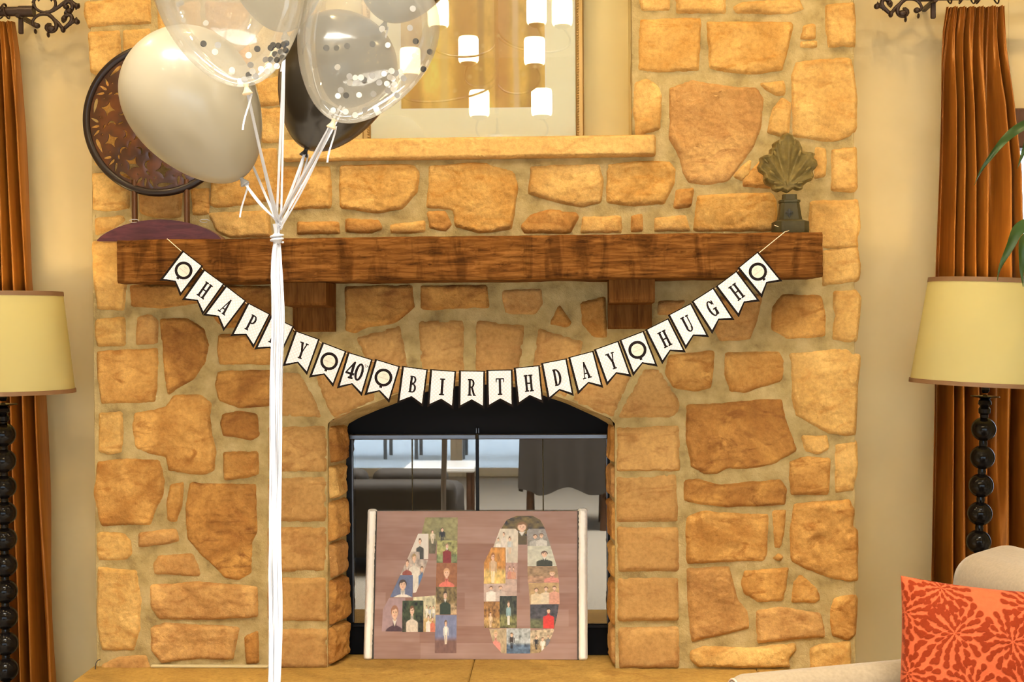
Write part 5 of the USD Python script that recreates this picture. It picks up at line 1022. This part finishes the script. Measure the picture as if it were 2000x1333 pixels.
# ------------------------------------------------------------------ potted plant at the right edge
pc = P(2075, 600, -.42); plant = thing('potted_plant', 'tall potted plant with long strap leaves beside the window', 'plant', (pc[0], -.42, 0))
obj('pot', moved(lathe([(.0, .001), (.13, .001), (.17, .30), (.185, .30), (.185, .34), (.165, .34), (.16, .29), (0, .29)], 40), (pc[0], -.42, 0)), 'terracotta', plant, smooth=40)
obj('soil', moved(lathe([(0, .295), (.158, .295), (.158, .285)], 40), (pc[0], -.42, 0)), 'soil', plant)
obj('cane', tube(spline([(pc[0], -.42, .28), (pc[0] + .02, -.41, .9), (pc[0] - .01, -.42, 1.5), (pc[0] + .01, -.43, 2.0), (pc[0], -.42, 2.25)], 40), np.linspace(.022, .012, 40), 12), 'cane', plant, smooth=True)
def strap(pts, w, roll_=0.3):
    n = 40; c = spline(pts, n); t = np.gradient(c, axis=0); t /= np.linalg.norm(t, axis=1, keepdims=True); s = np.linspace(0, 1, n)
    ww = w * np.clip(np.sin(PI * np.clip(s, 0, 1) ** .75), .05, 1) * np.where(s < .04, .5, 1); side = np.cross(t, np.array([.15, -1, .25])); side /= np.linalg.norm(side, axis=1, keepdims=True); nn = np.cross(side, t)
    cols = []
    for k in (-1, -.5, 0, .5, 1): cols.append(c + side * (ww * k / 2)[:, None] + nn * ((abs(k) * roll_ * ww * .5) + .006 * np.sin(s * 19) * abs(k))[:, None])
    up = np.stack(cols, 1); lo = up - nn[:, None] * .0008
    V = np.concatenate([up, lo[:, ::-1]], 1).reshape(-1, 3); return T(V, grid_faces(n, 10, True))
def lp(*q, Y=-.42): return [P(x, y, Y + dy) for x, y, dy in q]
for s, w in (((2075, 310, 0), (2030, 240, -.02), (1995, 248, -.05), (1960, 275, -.08), (1925, 320, -.08), (1903, 362, -.07)), .030), (((2075, 320, 0), (2035, 235, -.02), (2010, 262, -.04), (1998, 300, -.05), (1986, 330, -.05)), .034), (((2075, 560, 0), (2030, 440, -.02), (1990, 448, -.04), (1972, 480, -.05), (1952, 530, -.06), (1948, 548, -.06)), .046), (((2070, 600, 0), (2030, 470, -.03), (2002, 470, -.05), (1996, 520, -.05), (1998, 560, -.05)), .05), (((2080, 330, 0), (2120, 230, 0), (2180, 260, 0), (2210, 340, .02)), .05), (((2080, 300, 0), (2085, 190, -.05), (2060, 120, -.1), (2030, 110, -.14)), .04), (((2080, 560, 0), (2130, 470, 0), (2190, 500, .02), (2220, 580, .02)), .05), (((2075, 800, 0), (2040, 700, -.03), (2015, 720, -.05), (2003, 760, -.05)), .04):
    obj('leaf', strap(lp(*s), w), 'leaf_green', plant, smooth=True)

# thin black wire beside the foot of the chimney
obj('wire', tube(spline([P(196, 1289, -.03), P(190, 1292, -.035), P(186, 1306, -.04), P(187, 1325, -.045), P(193, 1345, -.05), P(200, 1365, -.05)], 40), .0016, 8), 'wire_black', label='thin black wire looping at the lower left corner of the stones', cat='wire', smooth=True)

# ------------------------------------------------------------------ chandelier (seen mirrored in the picture glass) and ceiling lights
DCH = 4.2; YV = YPIC - .010 + DCH
shp = [(1048, 22), (1098, 24), (915, 97), (1044, 100), (936, 202), (1058, 200), (856, 26), (801, 120)]
pos = []
for k, (x, y) in enumerate(shp):
    dv = [0.25, .05, .15, -.2, .12, -.1, -.25, .0][k]; q = P(x, y, YV + dv); pos.append(np.array([q[0], 2 * (YPIC - .010) - q[1], q[2]]))
pos = np.array(pos); cc_ = pos.mean(0)
chand = thing('chandelier', 'iron chandelier with glowing cylinder shades mirrored in the picture glass', 'chandelier', (cc_[0], cc_[1], cc_[2] - .4))
obj('stem', tube([(cc_[0], cc_[1], cc_[2] - .42), (cc_[0], cc_[1], ZC)], .014, 14), 'chandelier_iron', chand, smooth=40)
obj('canopy', moved(lathe([(0, ZC - .001), (.08, ZC - .001), (.07, ZC - .03), (0, ZC - .045)], 32), (cc_[0], cc_[1], 0)), 'chandelier_iron', chand, smooth=40)
for k, q in enumerate(pos):
    obj('candle_shade', moved(lathe([(.062, .086), (.069, .07), (.069, -.07), (.062, -.086), (.0, -.086)], 32), q), 'candle_shade', chand, smooth=40)
    obj('cup', moved(lathe([(.02, -.112), (.05, -.097), (.055, -.088), (0, -.088)], 24), q), 'chandelier_iron', chand)
    r_ = q - cc_; m1 = np.array([cc_[0] + r_[0] * .5, cc_[1] + r_[1] * .5, q[2] - .26])
    obj('arm', tube(spline([(cc_[0], cc_[1], q[2] - .12), m1, np.array([q[0] + r_[0] * .12, q[1] + r_[1] * .12, q[2] - .2]), q - EZ * .10], 30), .007, 8), 'chandelier_iron', chand, smooth=True)
for x, y in ((-2.5, -1.2), (-.9, -1.2), (.9, -1.2), (2.5, -1.2), (-2.6, -5.6), (0, -5.6), (2.6, -5.6)):
    d = thing('recessed_light', f'round recessed ceiling light {"in the row above the fireplace" if y > -2 else "over the back of the room"}, {"farthest left" if x < -2 else "left of centre" if x < 0 else "in the middle" if x == 0 else "right of centre" if x < 2 else "farthest right"}', 'light', (x, y, ZC - .02), group='recessed lights above the fireplace' if y > -2 else 'recessed lights over the back of the room')
    obj('trim_ring', moved(lathe([(.078, ZC - .001), (.10, ZC - .001), (.10, ZC - .008), (.078, ZC - .012), (.078, ZC - .001)], 32), (x, y, 0)), 'white_paint', d)
    obj('lens', moved(lathe([(0, ZC - .006), (.077, ZC - .006), (.077, ZC - .002), (0, ZC - .002)], 32), (x, y, 0)), 'downlight', d)

# ------------------------------------------------------------------ furniture behind the camera, mirrored in the firebox doors
ds = thing('sofa', 'dark sofa mirrored at the left of the firebox glass', 'sofa', (-1.25, -3.6, 0))
I3 = np.array([-1.9, -3.2, 0.])
obj('seat', obox(I3, EX, -EY, 0, 1.22, 0.16, .85, .1, .36, .04), 'dark_sofa', ds, smooth=50)
obj('back', obox(I3, EX, -EY, 0, 1.22, 0, .2, .1, .58, .07), 'dark_sofa', ds, smooth=50)
for a in (0, 1.04): obj('arm', obox(I3, EX, -EY, a, a + .18, .02, .85, .1, .50, .07), 'dark_sofa', ds, smooth=50)
for a in (.05, .56): obj('back_cushion', obox(I3, EX, -EY, a + .12, a + .60, .19, .36, .35, .63, .06), 'dark_sofa', ds, smooth=50)
tb = thing('table', 'long table under a dark cloth mirrored in the right firebox panels', 'table', (0, -5.27, 0))
obj('table_top', box(-.32, .34, -5.55, -5.0, .70, .74, .01), 'window_wood', tb)
for x in (-.27, .28):
    for y in (-5.5, -5.05): obj('leg', moved(lathe([(.03, 0), (.022, .3), (.035, .7)], 16), (x, y, 0)), 'window_wood', tb, smooth=40)
def skirt(x0, x1, y0, y1, zt, zb):
    n = 120; per = LineString([(x0, y0), (x1, y0), (x1, y1), (x0, y1), (x0, y0)]); V = []
    for z in np.linspace(zt, zb, 8):
        for k in range(n):
            p = np.array(per.interpolate(k / n, normalized=True).coords[0]); c = np.array([(x0 + x1) / 2, (y0 + y1) / 2]); d = (zt - z) / (zt - zb); p = p + (p - c) * .05 * d * math.sin(k * .9) + (p - c) * .03; V.append((*p, z + .03 * math.sin(k * .35) * d))
    V = np.array(V + [((x0 + x1) / 2, (y0 + y1) / 2, zt)]); N = len(V) - 1; return T(V, np.vstack([grid_faces(8, n, True), [(N, k, (k + 1) % n) for k in range(n)]]))
obj('tablecloth', skirt(-.33, .35, -5.56, -4.99, .745, .30), 'dark_cloth', label='dark cloth hanging over the table behind the camera', cat='tablecloth', smooth=40)
b_ = thing('side_table', 'low table with a white top mirrored beside the dark cloth', 'table', (-.95, -5.6, 0))
obj('table_top', box(-1.25, -.70, -5.9, -5.35, .40, .44, .01), 'china_white', b_)
for x in (-1.2, -.75):
    for y in (-5.85, -5.4): obj('leg', tube([(x, y, 0), (x, y, .4)], .018, 10), 'window_wood', b_)
for k, x in enumerate((-2.35, -1.45, -.2)):
    g = thing('patio_chair', f'wicker chair {("farthest left", "in the middle", "farthest right")[k]} on the patio outside the glazed doors', 'chair', (x, -10.9, -.02)); o_ = np.array([x - .3, -10.6, 0.])
    obj('seat', obox(o_, EX, -EY, 0, .6, 0, .6, .28, .42, .03), 'wicker', g, smooth=50); obj('backrest', obox(o_, EX, -EY, 0, .6, .5, .62, .40, .95, .03), 'wicker', g, smooth=50)
    for a in (.03, .57):
        obj('armrest', obox(o_, EX, -EY, a - .03, a + .03, 0, .6, .42, .64, .02), 'wicker', g, smooth=50)
        for b in (.04, .56): obj('leg', tube([o_ + EX * a - EY * b - EZ * .02, o_ + EX * a - EY * b + EZ * .3], .022, 10), 'patio_metal', g)
